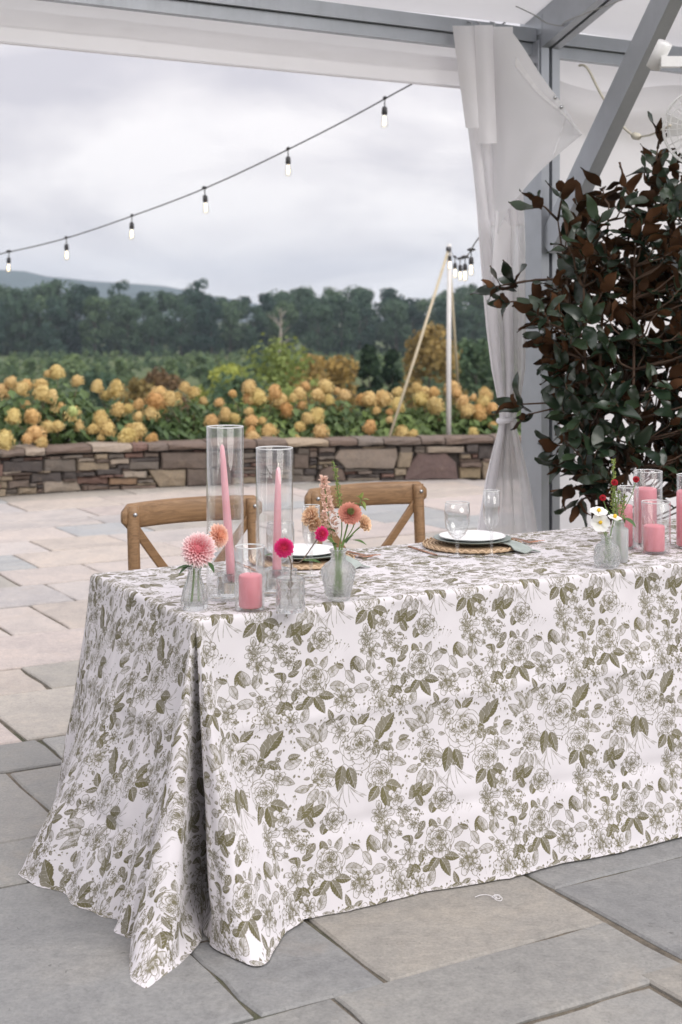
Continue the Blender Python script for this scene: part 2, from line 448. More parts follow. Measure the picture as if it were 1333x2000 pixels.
def wall_stone(poly, col, seed, proud=None, name='stone', depth=.12, jit=.006):
    r = random.Random(seed)
    P = []
    for (s0, z0), (s1, z1) in zip(poly, poly[1:] + poly[:1]):
        L = math.hypot(s1 - s0, z1 - z0); nn = max(1, min(4, int(L / .07)))
        for k in range(nn): P.append((s0 + (s1 - s0) * k / nn + r.uniform(-jit, jit), z0 + (z1 - z0) * k / nn + r.uniform(-jit, jit) * .7))
    cs = sum(p[0] for p in P) / len(P); cz = sum(p[1] for p in P) / len(P)
    out = r.uniform(-.02, .03) if proud is None else proud
    m = MB(); n = len(P)
    def lay(ins, o_, j=0):
        res = []
        for s, z in P:
            ds, dz = cs - s, cz - z; l = math.hypot(ds, dz) + 1e-6; q = min(ins, l * .45)
            zz = max(.002, z + dz / l * q)
            res.append(wpt(s + ds / l * q, o_ + r.uniform(-j, j), zz))
        return res
    V = lay(.0, out - depth) + lay(.0, out - .02) + lay(.012, out, .007)
    V.append(wpt(cs, out + r.uniform(.0, .012), cz))
    fs = [(L * n + i, L * n + (i + 1) % n, (L + 1) * n + (i + 1) % n, (L + 1) * n + i) for L in (0, 1) for i in range(n)]
    fs += [(2 * n + i, 2 * n + (i + 1) % n, 3 * n) for i in range(n)]
    m.add(V, fs); o = m.build(name, M['rock'], wall); o.color = (col[0] * .92, col[1] * .86, col[2] * .80, 1); return o
DK = (.075, .068, .068); GR = (.15, .137, .125); TN = (.25, .215, .165); RD = (.175, .115, .10); PU = (.135, .113, .10); LT = (.29, .26, .225); OR = (.24, .165, .11); BRN = (.14, .11, .095)
z3 = lambda x, y: (x / 2.563, 850 + y / 2.563)
z4 = lambda x, y: (500 + x / 2.777, 840 + y / 2.777)
def rc(x0, y0, x1, y1): return [(x0, y0), (x1, y0), (x1, y1), (x0, y1)]
big = [(z3, rc(15, 130, 218, 184), DK), (z3, rc(222, 120, 385, 184), GR), (z3, rc(160, 188, 315, 238), DK), (z3, [(218, 240), (240, 228), (388, 228), (415, 288), (218, 294)], LT),
 (z3, rc(390, 136, 552, 178), TN), (z3, rc(482, 168, 612, 200), DK), (z3, rc(388, 208, 546, 248), RD), (z3, rc(549, 213, 688, 248), OR), (z3, rc(618, 181, 736, 211), LT),
 (z3, rc(645, 131, 796, 172), GR), (z3, rc(806, 86, 1040, 166), PU), (z3, [(740, 172), (932, 172), (932, 263), (795, 266)], TN), (z3, rc(937, 170, 1050, 262), PU),
 (z3, rc(95, 262, 186, 296), TN), (z3, rc(0, 230, 40, 266), TN), (z3, rc(-30, 148, 16, 206), RD), (z3, rc(320, 186, 390, 220), DK), (z3, rc(440, 254, 545, 280), BRN),
 (z3, rc(1055, 90, 1200, 160), PU), (z3, rc(1060, 168, 1160, 262), GR), (z3, rc(1165, 210, 1290, 262), TN),
 (z4, [(424, 150), (455, 102), (762, 98), (772, 150), (750, 208), (490, 212)], (.24, .21, .185)), (z4, [(778, 122), (852, 122), (835, 206), (766, 206)], TN),
 (z4, [(804, 272), (822, 200), (880, 130), (1030, 124), (1085, 175), (1102, 270)], (.135, .10, .098)), (z4, rc(1107, 200, 1226, 270), (.28, .235, .16)), (z4, rc(1231, 170, 1290, 268), TN),
 (z4, rc(205, 130, 292, 211), PU), (z4, [(322, 282), (352, 218), (420, 192), (470, 212), (492, 280)], BRN), (z4, rc(925, 88, 1128, 121), LT), (z4, rc(1140, 72, 1206, 122), DK), (z4, rc(1208, 82, 1290, 160), DK)]
cell = .016
NS, NZ = int(SW[-1] / cell), int(WT / cell)
occ = np.zeros((NS, NZ), bool)
def mark(poly):
    s0 = min(p[0] for p in poly); s1 = max(p[0] for p in poly); z0 = min(p[1] for p in poly); z1 = max(p[1] for p in poly)
    for i in range(max(0, int(s0 / cell)), min(NS, int(s1 / cell) + 1)):
        for j in range(max(0, int(z0 / cell)), min(NZ, int(z1 / cell) + 1)):
            x, y = (i + .5) * cell, (j + .5) * cell; ins = False
            for (a, b_), (c, d) in zip(poly, poly[1:] + poly[:1]):
                if (b_ > y) != (d > y) and x < (c - a) * (y - b_) / (d - b_) + a: ins = not ins
            if ins: occ[i, j] = True
nst = 0
for k, (zf, pl, col) in enumerate(big):
    P = [px_sz(*zf(x, y)) for x, y in pl]
    if any(p is None for p in P): continue
    P = [(s, min(max(z, .004), WT - .006)) for s, z in P]
    P = P[::-1]
    wall_stone(P, col, 100 + k); mark(P); nst += 1
sL, sR = px_sz(-60, 900)[0], px_sz(1000, 900)[0]
r = random.Random(3)
PALE = [DK, GR, BRN, PU, TN, GR, BRN, DK, RD, LT]
for j in range(NZ):
    i = 0
    while i < NS:
        if occ[i, j]: i += 1; continue
        s = i * cell
        traced = sL < s < sR
        if not traced and (s < sL - 1.6 or s > sR + 2.2): i += 1; continue
        wmax = 1
        while i + wmax < NS and not occ[i + wmax, j] and wmax < (20 if traced else 26): wmax += 1
        hmax = r.choice([2, 2, 3, 3, 4]) if traced else r.choice([3, 5, 7, 9])
        wdt = min(wmax, r.randint(7, 20))
        if wmax - wdt < 4: wdt = wmax
        h = 1
        while h < hmax and j + h < NZ and not occ[i:i + wdt, j + h].any(): h += 1
        if j + h == NZ - 1 and not occ[i:i + wdt, NZ - 1].any(): h += 1
        occ[i:i + wdt, j:j + h] = True
        z1_ = min(WT - .004, (j + h) * cell)
        P = [(s + .002, j * cell + .002), (s + wdt * cell - .002, j * cell + .002), (s + wdt * cell - .002, z1_ - .002), (s + .002, z1_ - .002)]
        c = r.choice(PALE); kk = r.uniform(.8, 1.2)
        if wdt >= 3 and nst < 296:
            wall_stone(P, tuple(x * kk for x in c), 1000 + nst, jit=.004); nst += 1
        i += wdt
caps = [z3(x, 0)[0] for x in (-150, 0, 120, 222, 458, 660, 737, 840, 1045)] + [z4(x, 0)[0] for x in (0, 165, 395, 550, 690, 895, 1025, 1290)]
caps = sorted(set([-330, -240, -150] + caps + [1020, 1090, 1150, 1250, 1330, 1420]))
capcol = {120: 0}
CC = [PU, BRN, PU, GR, PU, LT, BRN, LT, RD, PU, BRN, BRN, PU, TN, BRN, GR, PU]
rr = random.Random(11)
cap_s = []
for x in caps:
    q = px_sz(x, 870)
    if q: cap_s.append(q[0])
for k, (s0, s1) in enumerate(zip(cap_s, cap_s[1:])):
    if s1 - s0 < .05: continue
    h0 = WT + .003; h1 = WT + rr.uniform(.048, .066)
    m = MB(); nn = max(3, int((s1 - s0) / .12)); V = []
    prof = [(.035, h0), (.042, (h0 + h1) / 2), (.028, h1 - .004), (-.03, h1 + .003), (-.36, h1), (-.385, h0 + .01), (-.38, h0)]
    for i in range(nn + 1):
        s = s0 + .006 + (s1 - s0 - .012) * i / nn
        for o_, z in prof: V.append(wpt(s, o_ + rr.uniform(-.012, .012), z + rr.uniform(-.007, .007)))
    npf = len(prof)
    fs = [(i * npf + k2, (i + 1) * npf + k2, (i + 1) * npf + (k2 + 1) % npf, i * npf + (k2 + 1) % npf) for i in range(nn) for k2 in range(npf)]
    fs += [tuple(range(npf)), tuple(reversed(range(nn * npf, (nn + 1) * npf)))]
    m.add(V, fs); o = m.build('capstone', M['rock'], wall)
    cc = CC[k % len(CC)]; kq = rr.uniform(.85, 1.15); o.color = (cc[0] * 1.05 * kq, cc[1] * .97 * kq, cc[2] * .9 * kq, 1)
print('wall stones', nst)

# planting bed behind the wall
bd = MB(); V = []
xs = [-6 + .5 * i for i in range(25)]
for x in xs:
    y = wall_y(x) + .34
    for (dy, z) in ((0, .26), (.1, .33), (1.9, .30), (2.6, -.2), (2.7, -.6)): V.append((x, y + dy, z + rnd.uniform(-.015, .015)))
bd.add(V, [(i * 5 + k, (i + 1) * 5 + k, (i + 1) * 5 + k + 1, i * 5 + k + 1) for i in range(24) for k in range(4)], 0, True)
bd.build('planting_bed', M['soil'], kind='structure')

# ------------------------------------------------------------------ foliage helpers
def leaf_quad(m, p, n, d, L, W, mi=0, fold=.15):
    n = n.normalized(); d = (d - n * d.dot(n))
    d = d.normalized() if d.length > 1e-5 else n.orthogonal().normalized()
    s = n.cross(d)
    V = [p, p + d * (L * .45) + s * W * .5 + n * (W * fold), p + d * L - n * (L * .08), p + d * (L * .45) - s * W * .5 + n * (W * fold), p + d * (L * .45)]
    m.add(V, [(0, 4, 1), (4, 2, 1), (0, 3, 4), (4, 3, 2)], mi, False)
def rv(r): 
    while True:
        v = Vector((r.uniform(-1, 1), r.uniform(-1, 1), r.uniform(-1, 1)))
        if .05 < v.length < 1: return v.normalized()

# ---- hydrangeas: the photograph's bloom positions, bushes behind the wall
M['hleaf'] = leafmat('hydrangea_leaf', (.04, .072, .026), (.13, .195, .065), .5, .25, 3)
M['hstem'] = simple('hydrangea_stem', (.12, .09, .05), .8, .2, 30)
def bloom_m(name, c1, c2, c3):
    n = NT(name); g_ = n.n('ShaderNodeNewGeometry').outputs['Random Per Island']; oi = n.n('ShaderNodeObjectInfo')
    f = n.noise(9, 3, .6, n.pos())
    a = n.ramp(n.math('MULTIPLY_ADD', f, .6, n.math('MULTIPLY', g_, .4)), [(.25, c1), (.5, c2), (.78, c3)])
    t = n.ramp(oi.outputs['Random'], [(0, (.95, 1.0, .85)), (.5, (1, 1, 1)), (.85, (1.04, .92, .86)), (1, (.8, .62, .5))])
    n.set(col=n.mix(1, a, t, 'MULTIPLY'), rough=.75, spec=.2)
    tr = n.n('ShaderNodeBsdfTranslucent'); tr.inputs[0].default_value = (*c3, 1)
    ms = n.n('ShaderNodeMixShader'); ms.inputs[0].default_value = .22
    n.l(n.b.outputs[0], ms.inputs[1]); n.l(tr.outputs[0], ms.inputs[2]); n.l(ms.outputs[0], n.out.inputs[0]); return n.mat
M['bloom'] = bloom_m('hydrangea_bloom', (.36, .225, .09), (.60, .43, .20), (.76, .60, .34))
M['bloomy'] = bloom_m('hydrangea_bloom_yellow', (.38, .26, .10), (.60, .45, .20), (.76, .62, .34))
M['bloomg'] = bloom_m('hydrangea_bloom_green', (.42, .48, .2), (.6, .66, .32), (.7, .75, .42))
def bloom_mesh(seed):
    r = random.Random(seed); m = MB(); Hh, Rr = .165, .088
    for i in range(150):
        t = (i + .5) / 150; z = t; rad = Rr * (math.sin(math.pi * min(1, .28 + .66 * t)) ** .6) * r.uniform(.66, 1.2)
        a = i * 2.39996
        p = Vector((math.cos(a) * rad, math.sin(a) * rad, z * Hh - .03))
        n = Vector((math.cos(a), math.sin(a), (t - .35) * 1.4)).normalized()
        n = (n + rv(r) * .35).normalized(); u = n.orthogonal().normalized(); v = n.cross(u); w_ = r.uniform(.012, .018)
        for q in range(4):
            a2 = q * math.pi / 2 + r.random(); d1 = u * math.cos(a2) + v * math.sin(a2); d2 = u * math.cos(a2 + 1.57) + v * math.sin(a2 + 1.57)
            m.add([p, p + (d1 * .5 + d2 * .5) * w_ * 1.5 + n * .003, p + d2 * w_ * .8], [(0, 1, 2)])
            m.add([p, p + d1 * w_ * .8, p + (d1 * .5 + d2 * .5) * w_ * 1.5 + n * .003], [(0, 1, 2)])
    core_ = [(.0, -.04), (.05, -.02), (.07, .04), (.05, .1), (.0, .135)]
    m.lathe(core_, 8); return m
bm_me = []
for i in range(5):
    o = bloom_mesh(50 + i).build('flower_head', M['bloom']); bm_me.append(o.data); bpy.data.objects.remove(o)
z5 = lambda x, y: (x / 2.38, 680 + y / 2.38); z6 = lambda x, y: (460 + x / 2.38, 680 + y / 2.38)
B5 = [(45,155),(125,170),(185,170),(225,115),(270,115),(365,150),(450,180),(490,215),(540,195),(10,205),(120,260),(190,215),(235,230),(255,285),(340,288),(290,270),(335,325),(220,360),(275,360),(125,415),(175,400),(190,437),(370,362),(435,375),(470,410),(475,340),(495,375),(15,440),(595,275),(640,260),(735,205),(720,245),(760,280),(640,315),(700,310),(600,360),(640,385),(595,415),(630,410),(700,420),(785,240),(830,215),(860,180),(905,205),(830,240),(950,240),(1020,250),(1080,205),(1050,310),(1090,320),(985,340),(545,290),(60,320),(95,190),(155,320)]
B6 = [(65,185),(70,245),(110,235),(150,235),(205,250),(185,205),(240,290),(60,290),(75,340),(130,330),(65,390),(85,420),(160,392),(300,215),(330,170),(270,225),(310,260),(375,215),(440,240),(425,185),(475,195),(515,215),(400,230),(340,325),(370,320),(305,365),(400,385),(290,412),(590,240),(620,240),(665,235),(660,285),(700,240),(755,270),(715,290),(720,325),(620,368),(825,398),(775,405),(750,200),(845,185),(865,240),(890,220),(930,200),(915,250),(940,270),(1010,185),(1035,205),(1060,240),(1105,225),(1155,195),(1170,215),(1150,250),(1100,275),(1135,305),(1085,290),(1200,280),(1195,355),(1110,390),(1050,265),(1240,200),(1290,240),(1260,300),(1330,220)]
r = random.Random(21)
bl = []
for zf, L in ((z5, B5), (z6, B6)):
    for q in L:
        x, y = zf(*q); 
        X0 = (x - CX) * 13.7 / F; d = wall_y(X0) + interp(y, [(720, 1.15), (790, .8), (860, .30)]) + r.uniform(-.12, .12)
        bl.append((pd(x, y + 6, d), 'bloomg' if q == (340, 288) else ('bloomy' if r.random() < .5 else 'bloom')))
for X0, y in [(-3.9, 735), (-3.75, 765), (-4.2, 750), (-3.6, 800), (-4.05, 800), (2.2, 760), (2.45, 790), (2.7, 755), (2.9, 800), (3.2, 770)]:
    d = wall_y(X0) + .8; bl.append((Vector((X0, d, H - (y - YH) * d / F)), 'bloom'))
bushX = [-3.9, -3.25, -2.62, -2.02, -1.42, -.82, -.22, .38, .98, 1.6, 2.25, 2.9]
blab = ['tall hydrangea bush at the far end of the wall with tan blooms', 'hydrangea bush crowded with large orange blooms above a dark brown capstone', 'tallest hydrangea bush with orange blooms held above the rest', 'hydrangea bush with a single pale green bloom among the orange ones',
 'hydrangea bush with low yellow blooms touching the pale capstone', 'leafy hydrangea bush with yellow-tan heads behind the tall glass cylinders', 'hydrangea bush with clustered peach blooms above the first chair',
 'hydrangea bush with a bare leafy middle and blooms only on top', 'hydrangea bush left of the white light pole with yellow heads', 'hydrangea bush the white light pole rises through', 'hydrangea bush half hidden by the tied white curtain', 'hydrangea bush hidden behind the tent curtain and post']
bushes = []
for i, X0 in enumerate(bushX):
    y0 = wall_y(X0) + .85; base = Vector((X0, y0, .30))
    t = thing('hydrangea_bush', blab[i], 'bush', base, 0, 'hydrangea bushes in the bed behind the wall'); bushes.append(t)
    mine = [(p, c) for p, c in bl if min(range(len(bushX)), key=lambda k: abs(bushX[k] - p.x)) == i]
    m = MB(); st = MB(); tops = [p for p, c in mine] or [base + Vector((0, 0, .4))]
    zmax = max(p.z for p in tops)
    for p in tops:
        p_ = p - base
        st.tube([Vector((p_.x * .15, p_.y * .2, 0)), Vector((p_.x * .55, p_.y * .6, p_.z * .55)), p_ - Vector((0, 0, .02))], [.006, .005, .003], 5)
        for k in range(7):
            a = r.uniform(0, 6.28); q = p_ + Vector((math.cos(a) * .05, math.sin(a) * .05, -r.uniform(.04, .22)))
            if y0 + q.y < wall_y(X0 + q.x) + .34: continue
            leaf_quad(m, q, Vector((math.cos(a) * .5, math.sin(a) * .5 - .2, 1)), Vector((math.cos(a), math.sin(a), r.uniform(-.5, .2))), r.uniform(.10, .15), r.uniform(.055, .08))
    for k in range(640):
        x = r.gauss(0, .26); y = r.uniform(-.42, .45)
        zz = r.random() ** .8 * max(.12, (zmax - .30 - .10)) * (1 - .35 * (x / .5) ** 2) * interp(y, [(-.42, .35), (0, .9), (.45, 1)])
        a = r.uniform(0, 6.28)
        if y0 + y < wall_y(X0 + x) + .42: continue
        leaf_quad(m, Vector((x, y, zz)), Vector((math.cos(a) * .6, math.sin(a) * .6 - .35, .8)), Vector((math.cos(a), math.sin(a), r.uniform(-.7, .3))), r.uniform(.08, .14), r.uniform(.045, .075))
    m.build('foliage', M['hleaf'], t); st.build('stem', M['hstem'], t)
    for p, c in mine:
        me = r.choice(bm_me)
        if c != 'bloom':
            key = (me.name, c)
            if key not in M: M[key] = me.copy(); M[key].materials[0] = M[c]
            me = M[key]
        o = link('flower_head', me, t, p - base); s = r.uniform(.42, .96) * (.85 if c == 'bloomg' else 1); o.scale = (s, s * r.uniform(.8, 1.2), s * r.uniform(.8, 1.12))
        o.rotation_euler = (r.uniform(-.5, .5), r.uniform(-.5, .5), r.uniform(0, 6.28))

# ------------------------------------------------------------------ distant trees, plantation, hill, haze
M['fl1'] = leafmat('forest_leaf_dark', (.014, .036, .030), (.056, .098, .070), .7, .2, .12, .15)
M['fl2'] = leafmat('forest_leaf_mid', (.024, .052, .036), (.09, .14, .082), .7, .2, .12, .15)
M['yl'] = leafmat('yellowgreen_leaf', (.10, .14, .035), (.32, .36, .10), .65, .25, .6, .2)
M['ol'] = leafmat('autumn_leaf', (.13, .10, .035), (.32, .225, .08), .65, .25, .6, .2)
M['brl'] = leafmat('brown_leaf', (.08, .055, .03), (.19, .12, .06), .65, .2, .6, .2)
M['dl'] = leafmat('conifer_leaf', (.012, .028, .015), (.035, .06, .03), .7, .15, .6, .15)
M['pl'] = leafmat('plantation_leaf', (.05, .09, .05), (.155, .215, .11), .7, .2, .05, .15)
M['bark'] = simple('bark', (.07, .06, .05), .9, .25, 3)
def crown_mesh(seed, Ht, Wd, n, leaf, lobes=16, base=.18, cone=False):
    r = random.Random(seed); m = MB(); L = []
    for i in range(lobes):
        t = r.uniform(base, .93)
        if cone: wr = (1 - t) ** .8 * 1.1
        else: wr = math.sin(math.pi * min(1, .2 + t * .72)) ** .6
        a = r.uniform(0, 6.28); rr_ = Wd * .5 * wr * r.uniform(.35, .85)
        L.append((Vector((math.cos(a) * rr_, math.sin(a) * rr_, t * Ht)), Wd * r.uniform(.13, .24) * (.6 if cone else 1)))
    L.append((Vector((0, 0, Ht * .92)), Wd * .12))
    for i in range(n):
        c, rad = r.choice(L); d = rv(r); d.z = d.z * .9 + .1
        p = c + d * rad * r.uniform(.7, 1.12)
        nn = (d + rv(r) * .55).normalized(); s = leaf * r.uniform(.6, 1.4)
        leaf_quad(m, p, nn, rv(r), s * 1.3, s)
    return m
def trunk_mesh(seed, Ht, rad, n_limb=5):
    r = random.Random(seed); m = MB()
    pts = [Vector((0, 0, -.5))]
    for k in range(1, 6): pts.append(Vector((r.uniform(-.02, .02) * Ht * .5, r.uniform(-.02, .02) * Ht * .5, Ht * .16 * k)))
    m.tube(pts, [rad * 1.25, rad, rad * .85, rad * .65, rad * .45, rad * .2], 7)
    for k in range(n_limb):
        j = r.randint(1, 4); a = r.uniform(0, 6.28); d = Vector((math.cos(a), math.sin(a), r.uniform(.5, 1.1))) * Ht * r.uniform(.14, .24)
        m.tube([pts[j], pts[j] + d * .5 + Vector((0, 0, .02 * Ht)), pts[j] + d], [rad * .4, rad * .25, rad * .08], 5)
    return m
def proto(name, mesh_list): 
    out = []
    for m, mat in mesh_list:
        o = m.build(name, mat); out.append(o.data); bpy.data.objects.remove(o)
    return out
fcrown = proto('crown', [(crown_mesh(i, 18, 10.5, 2600, .62, 20, .05), M['fl1'] if i % 2 else M['fl2']) for i in range(5)])
thin = proto('crown', [(crown_mesh(77, 20, 7.5, 700, .55, 9, .55), M['fl1'])])
ftrunk = proto('trunk', [(trunk_mesh(i, 17, .32), M['bark']) for i in range(3)])
def tree(name, label, p, s, cm, tm, rz, group=None, sz=1):
    t = thing(name, label, 'tree', p, rz, group); t.scale = (s, s, s * sz)
    link('crown', cm, t); link('trunk', tm, t); return t
r = random.Random(5)
SKY = [(-80, 555), (0, 548), (60, 560), (120, 556), (170, 552), (215, 566), (270, 575), (330, 572), (375, 556), (405, 560), (440, 580), (500, 572), (560, 562), (620, 566), (690, 553), (745, 560), (790, 572), (830, 566), (880, 560), (940, 566), (1000, 560), (1100, 566), (1300, 560)]
k = 0
for rowi, (d, nx, off) in enumerate(((356, 27, 0), (368, 26, .5), (384, 26, .2))):
    for i in range(nx):
        x = -110 + (i + off + r.uniform(-.22, .22)) * 1390 / nx
        X0 = (x - CX) * d / F; dd = d + r.uniform(-5, 5); zg = terrain_z(dd, X0)
        top = interp(x, SKY) + (26, 10, 0)[rowi] + r.uniform(-6, 9)
        ht = H - (top - YH) * dd / F - zg
        s = ht / 18 * 1.0
        tree('forest_tree', 'dark green broadleaf tree in the far forest edge', (X0, dd, zg), s, r.choice(fcrown), r.choice(ftrunk), r.uniform(0, 6.28), 'trees of the far forest edge', r.uniform(.95, 1.05)); k += 1
for lab, x, d, top, cm in (('thin crowned tree standing taller than the forest near the hill', 385, 372, 545, thin[0]), ('sparse thin tree poking above the forest beside the pole', 232, 388, 548, thin[0])):
    X0 = (x - CX) * d / F; zg = terrain_z(d, X0); ht = H - (top - YH) * d / F - zg
    tree('forest_tree', lab, (X0, d, zg), ht / 20, cm, ftrunk[0], 1.0)
# pale dead trunk in front of the forest
X0 = (548 - CX) * 345 / F; zg = terrain_z(345, X0)
tag(trunk_mesh(91, 15, .42, 9).build('dead_tree', simple('dead_wood', (.30, .26, .22), .9, .2, 2), None, (X0, 345, zg)), 'bare grey dead tree trunk standing before the forest', 'tree')
# plantation of young trees on the slope
pm = proto('young_tree', [(crown_mesh(200 + i, 2.6, 2.2, 420, .26, 10, .02, i % 2 == 0), M['pl']) for i in range(4)])
r = random.Random(9); cnt = 0
for rowi in range(15):
    d = 158 + rowi * 12.5
    n_ = 13 + rowi
    for i in range(n_):
        x = -60 + (i + .5 * (rowi % 2) + r.uniform(-.25, .25)) * 1200 / n_
        X0 = (x - CX) * d / F; dd = d + r.uniform(-4, 4)
        o = link('young_tree', r.choice(pm), None, (X0, dd, terrain_z(dd, X0) - .1)); s = r.uniform(.7, 1.25) * interp(d, [(158, 1.15), (330, .62)])
        o.scale = (s * 1.15, s * 1.15, s); o.rotation_euler = (0, 0, r.uniform(0, 6.28))
        tag(o, 'small young green tree in the plantation below the forest', 'tree', 'young trees of the plantation'); cnt += 1
# nearer trees on the slope just beyond the bed
def near_tree(label, x, top, d, wpx, mat, seed, n=2600, leaf=.2, cone=False, name='broadleaf_tree', asp=None):
    X0 = (x - CX) * d / F; zg = terrain_z(d, X0); ht = H - (top - YH) * d / F - zg; wd = wpx * d / F
    t = thing(name, label, 'tree', (X0, d, zg), r.uniform(0, 6))
    crown_mesh(seed, ht, wd, n, leaf, 22, .06, cone).build('crown', mat, t)
    trunk_mesh(seed, ht * .92, ht * .02).build('trunk', M['bark'], t)
near_tree('bright yellow-green rounded tree beyond the middle of the hydrangeas', 540, 678, 70, 190, M['yl'], 301)
near_tree('smaller yellow-green tree beside the bright rounded one', 428, 716, 64, 110, M['yl'], 302, 1500)
near_tree('low rusty-brown bush beyond the hydrangea with the green bloom', 318, 730, 62, 110, M['brl'], 303, 1500)
near_tree('tan autumn bush beyond the tallest hydrangea', 268, 738, 60, 110, M['ol'], 304, 1500)
near_tree('orange autumn tree beyond the leafy gap in the hydrangeas', 655, 706, 75, 130, M['ol'], 305, 1800)
near_tree('dark narrow conifer left of the guy rope', 722, 668, 66, 95, M['dl'], 306, 2400, .17, True, 'conifer_tree')
near_tree('second dark conifer behind the narrow one', 766, 680, 72, 90, M['dl'], 307, 2200, .17, True, 'conifer_tree')
near_tree('olive and gold tree behind the white light pole', 838, 640, 80, 150, M['ol'], 308, 2600, .24)
near_tree('mid-green tree beside the curtain beyond the hydrangeas', 930, 668, 84, 170, M['fl2'], 309, 2600, .26)
near_tree('dull green tree low in the valley at the plantation edge', 600, 700, 120, 90, M['ol'], 310, 1200, .3)
near_tree('pale shrub willow growing at the foot of the slope', 60, 742, 75, 150, M['pl'], 311, 1500, .2)
near_tree('green thicket tree beyond the first chair', 470, 735, 58, 130, M['pl'], 312, 1500, .18)
near_tree('dark spruce at the plantation corner', 180, 735, 90, 120, M['fl2'], 313, 1500, .24)
# hill
hp = [(-1500, 560), (-800, 500), (-400, 505), (0, 527), (70, 532), (130, 547), (230, 551), (330, 560), (430, 580), (560, 604), (700, 622), (900, 628), (2600, 630)]
hb = MB(); V = []; D0 = 2500; n_ = 90
for j, (dd, f_) in enumerate(((D0 - 500, 0), (D0 - 300, .35), (D0 - 120, .8), (D0, 1), (D0 + 300, .9), (D0 + 900, 0))):
    for i in range(n_ + 1):
        x = -1500 + 4100 * i / n_; zt = H - (interp(x, hp) - YH) * D0 / F
        X0 = (x - CX) * D0 / F
        V.append((X0, dd, -8 + (zt + 8) * f_ + (noise.noise(Vector((X0 * .02, dd * .01, 1))) * 5 * f_)))
hb.add(V, [(j * (n_ + 1) + i, j * (n_ + 1) + i + 1, (j + 1) * (n_ + 1) + i + 1, (j + 1) * (n_ + 1) + i) for j in range(5) for i in range(n_)], 0, True)
hb.build('hill', M['hill'], kind='structure')
hz = MB(); hz.box((0, 1700, 70), 3300, 2300, 80)
n = NT('air'); n.t.nodes.remove(n.b); pv = n.n('ShaderNodeVolumePrincipled')
pv.inputs['Color'].default_value = (.74, .87, 1, 1); pv.inputs['Density'].default_value = .00019; pv.inputs['Anisotropy'].default_value = .0
n.l(pv.outputs[0], n.out.inputs['Volume'])
hz.build('haze', n.mat, kind='stuff')

# ------------------------------------------------------------------ tent
def alu(name, c, rough):
    n = NT(name); p = n.pos()
    f = n.noise(6, 5, .65, p); g_ = n.noise(90, 3, .7, n.coord('Object', (1, 1, .05)))
    n.set(col=n.ramp(f, [(.3, tuple(x * .86 for x in c)), (.7, c)]), metal=.6, rough=n.ramp(g_, [(.3, (rough - .08,) * 3), (.7, (rough + .1,) * 3)]))
    n.bump(g_, .06, .002); return n.mat
M['alu'] = alu('tent_aluminium', (.43, .45, .48), .38)
M['steel'] = simple('galvanised_bolt', (.45, .46, .47), .35, .15, 80, metal=.9)
M['dark'] = simple('dark_slot', (.03, .032, .035), .7, .2, 30)
def vinyl(name, c=(.90, .89, .90), trans=.55, rough=.38, bump=.15, scale=5):
    n = NT(name); p = n.coord()
    f = n.noise(scale, 5, .6, p, .5); g_ = n.noise(scale * 6, 4, .7, p)
    n.set(col=n.ramp(f, [(.3, tuple(x * .93 for x in c)), (.7, c)]), rough=rough, spec=.45)
    n.bump(f, bump, .02)
    tr = n.n('ShaderNodeBsdfTranslucent'); tr.inputs[0].default_value = (*c, 1)
    ms = n.n('ShaderNodeMixShader'); ms.inputs[0].default_value = trans
    n.l(n.b.outputs[0], ms.inputs[1]); n.l(tr.outputs[0], ms.inputs[2]); n.l(ms.outputs[0], n.out.inputs[0]); return n.mat
M['vinyl'] = vinyl('white_vinyl'); M['roofv'] = vinyl('roof_vinyl', (.76, .76, .77), .35, .5, .05)
M['wallv'] = vinyl('sidewall_vinyl', (.84, .83, .835), .42, .22, .22, 2.2)
M['seam'] = simple('vinyl_seam', (.70, .69, .70), .5, .1, 30)
tent = thing('tent', 'white frame tent with aluminium post, eave beam and valance over the table', 'tent', (0, 0, 0))
ED = 6.4
E0 = Vector(((1058 - CX) * ED / F, ED, 0))           # near left edge of the corner post
def te(a, b_, z): return E0 + AX * a + BX * b_ + ZX * z
PW, PDp = .105, .15
def profile_bar(c0, c1, ax, ay, hw, hd, name, parent, groove_dirs):
    # extruded aluminium: a box with keder grooves let into the faces
    az = (c1 - c0).normalized(); L = (c1 - c0).length; mid = (c0 + c1) / 2
    prof = []
    gw, gd = .009, .026
    prof = [(-hw, -hd), (-gw, -hd), (-gw, -hd + gd), (gw, -hd + gd), (gw, -hd), (hw, -hd), (hw, -gw), (hw - gd, -gw), (hw - gd, gw), (hw, gw), (hw, hd), (-hw, hd)]
    m = MB(); n = len(prof)
    V = [mid + ax * x + ay * y + az * (L / 2 * s) for s in (-1, 1) for x, y in prof]
    fs = [(i, (i + 1) % n, n + (i + 1) % n, n + i) for i in range(n)] + [tuple(reversed(range(n))), tuple(range(n, 2 * n))]
    m.add(V, fs); return m.build(name, M['alu'], parent)
post = profile_bar(te(PW / 2, PDp / 2, 0.03), te(PW / 2, PDp / 2, 2.80), AX, BX, PW / 2, PDp / 2, 'post', tent, 1)
bp = MB(); bp.box(te(PW / 2, PDp / 2, .017), .13, .15, .014, AX, BX); bp.build('base_plate', M['alu'], tent)
# bolted gusset plate on the inner face of the post
gpz = MB(); gpz.box(te(-.006, PDp / 2, 2.60), .005, .065, .17, AX, BX)
gus = gpz.build('gusset_plate', M['alu'], tent)
for (b_, z) in ((.045, 2.66), (.10, 2.60), (.05, 2.53), (.1, 2.72)):
    m = MB(); c = te(-.012, b_, z)
    m.tube([c, c - AX * .012], .013, 6); m.tube([c - AX * .012, c - AX * .03], .006, 6); m.build('bolt', M['steel'], gus)
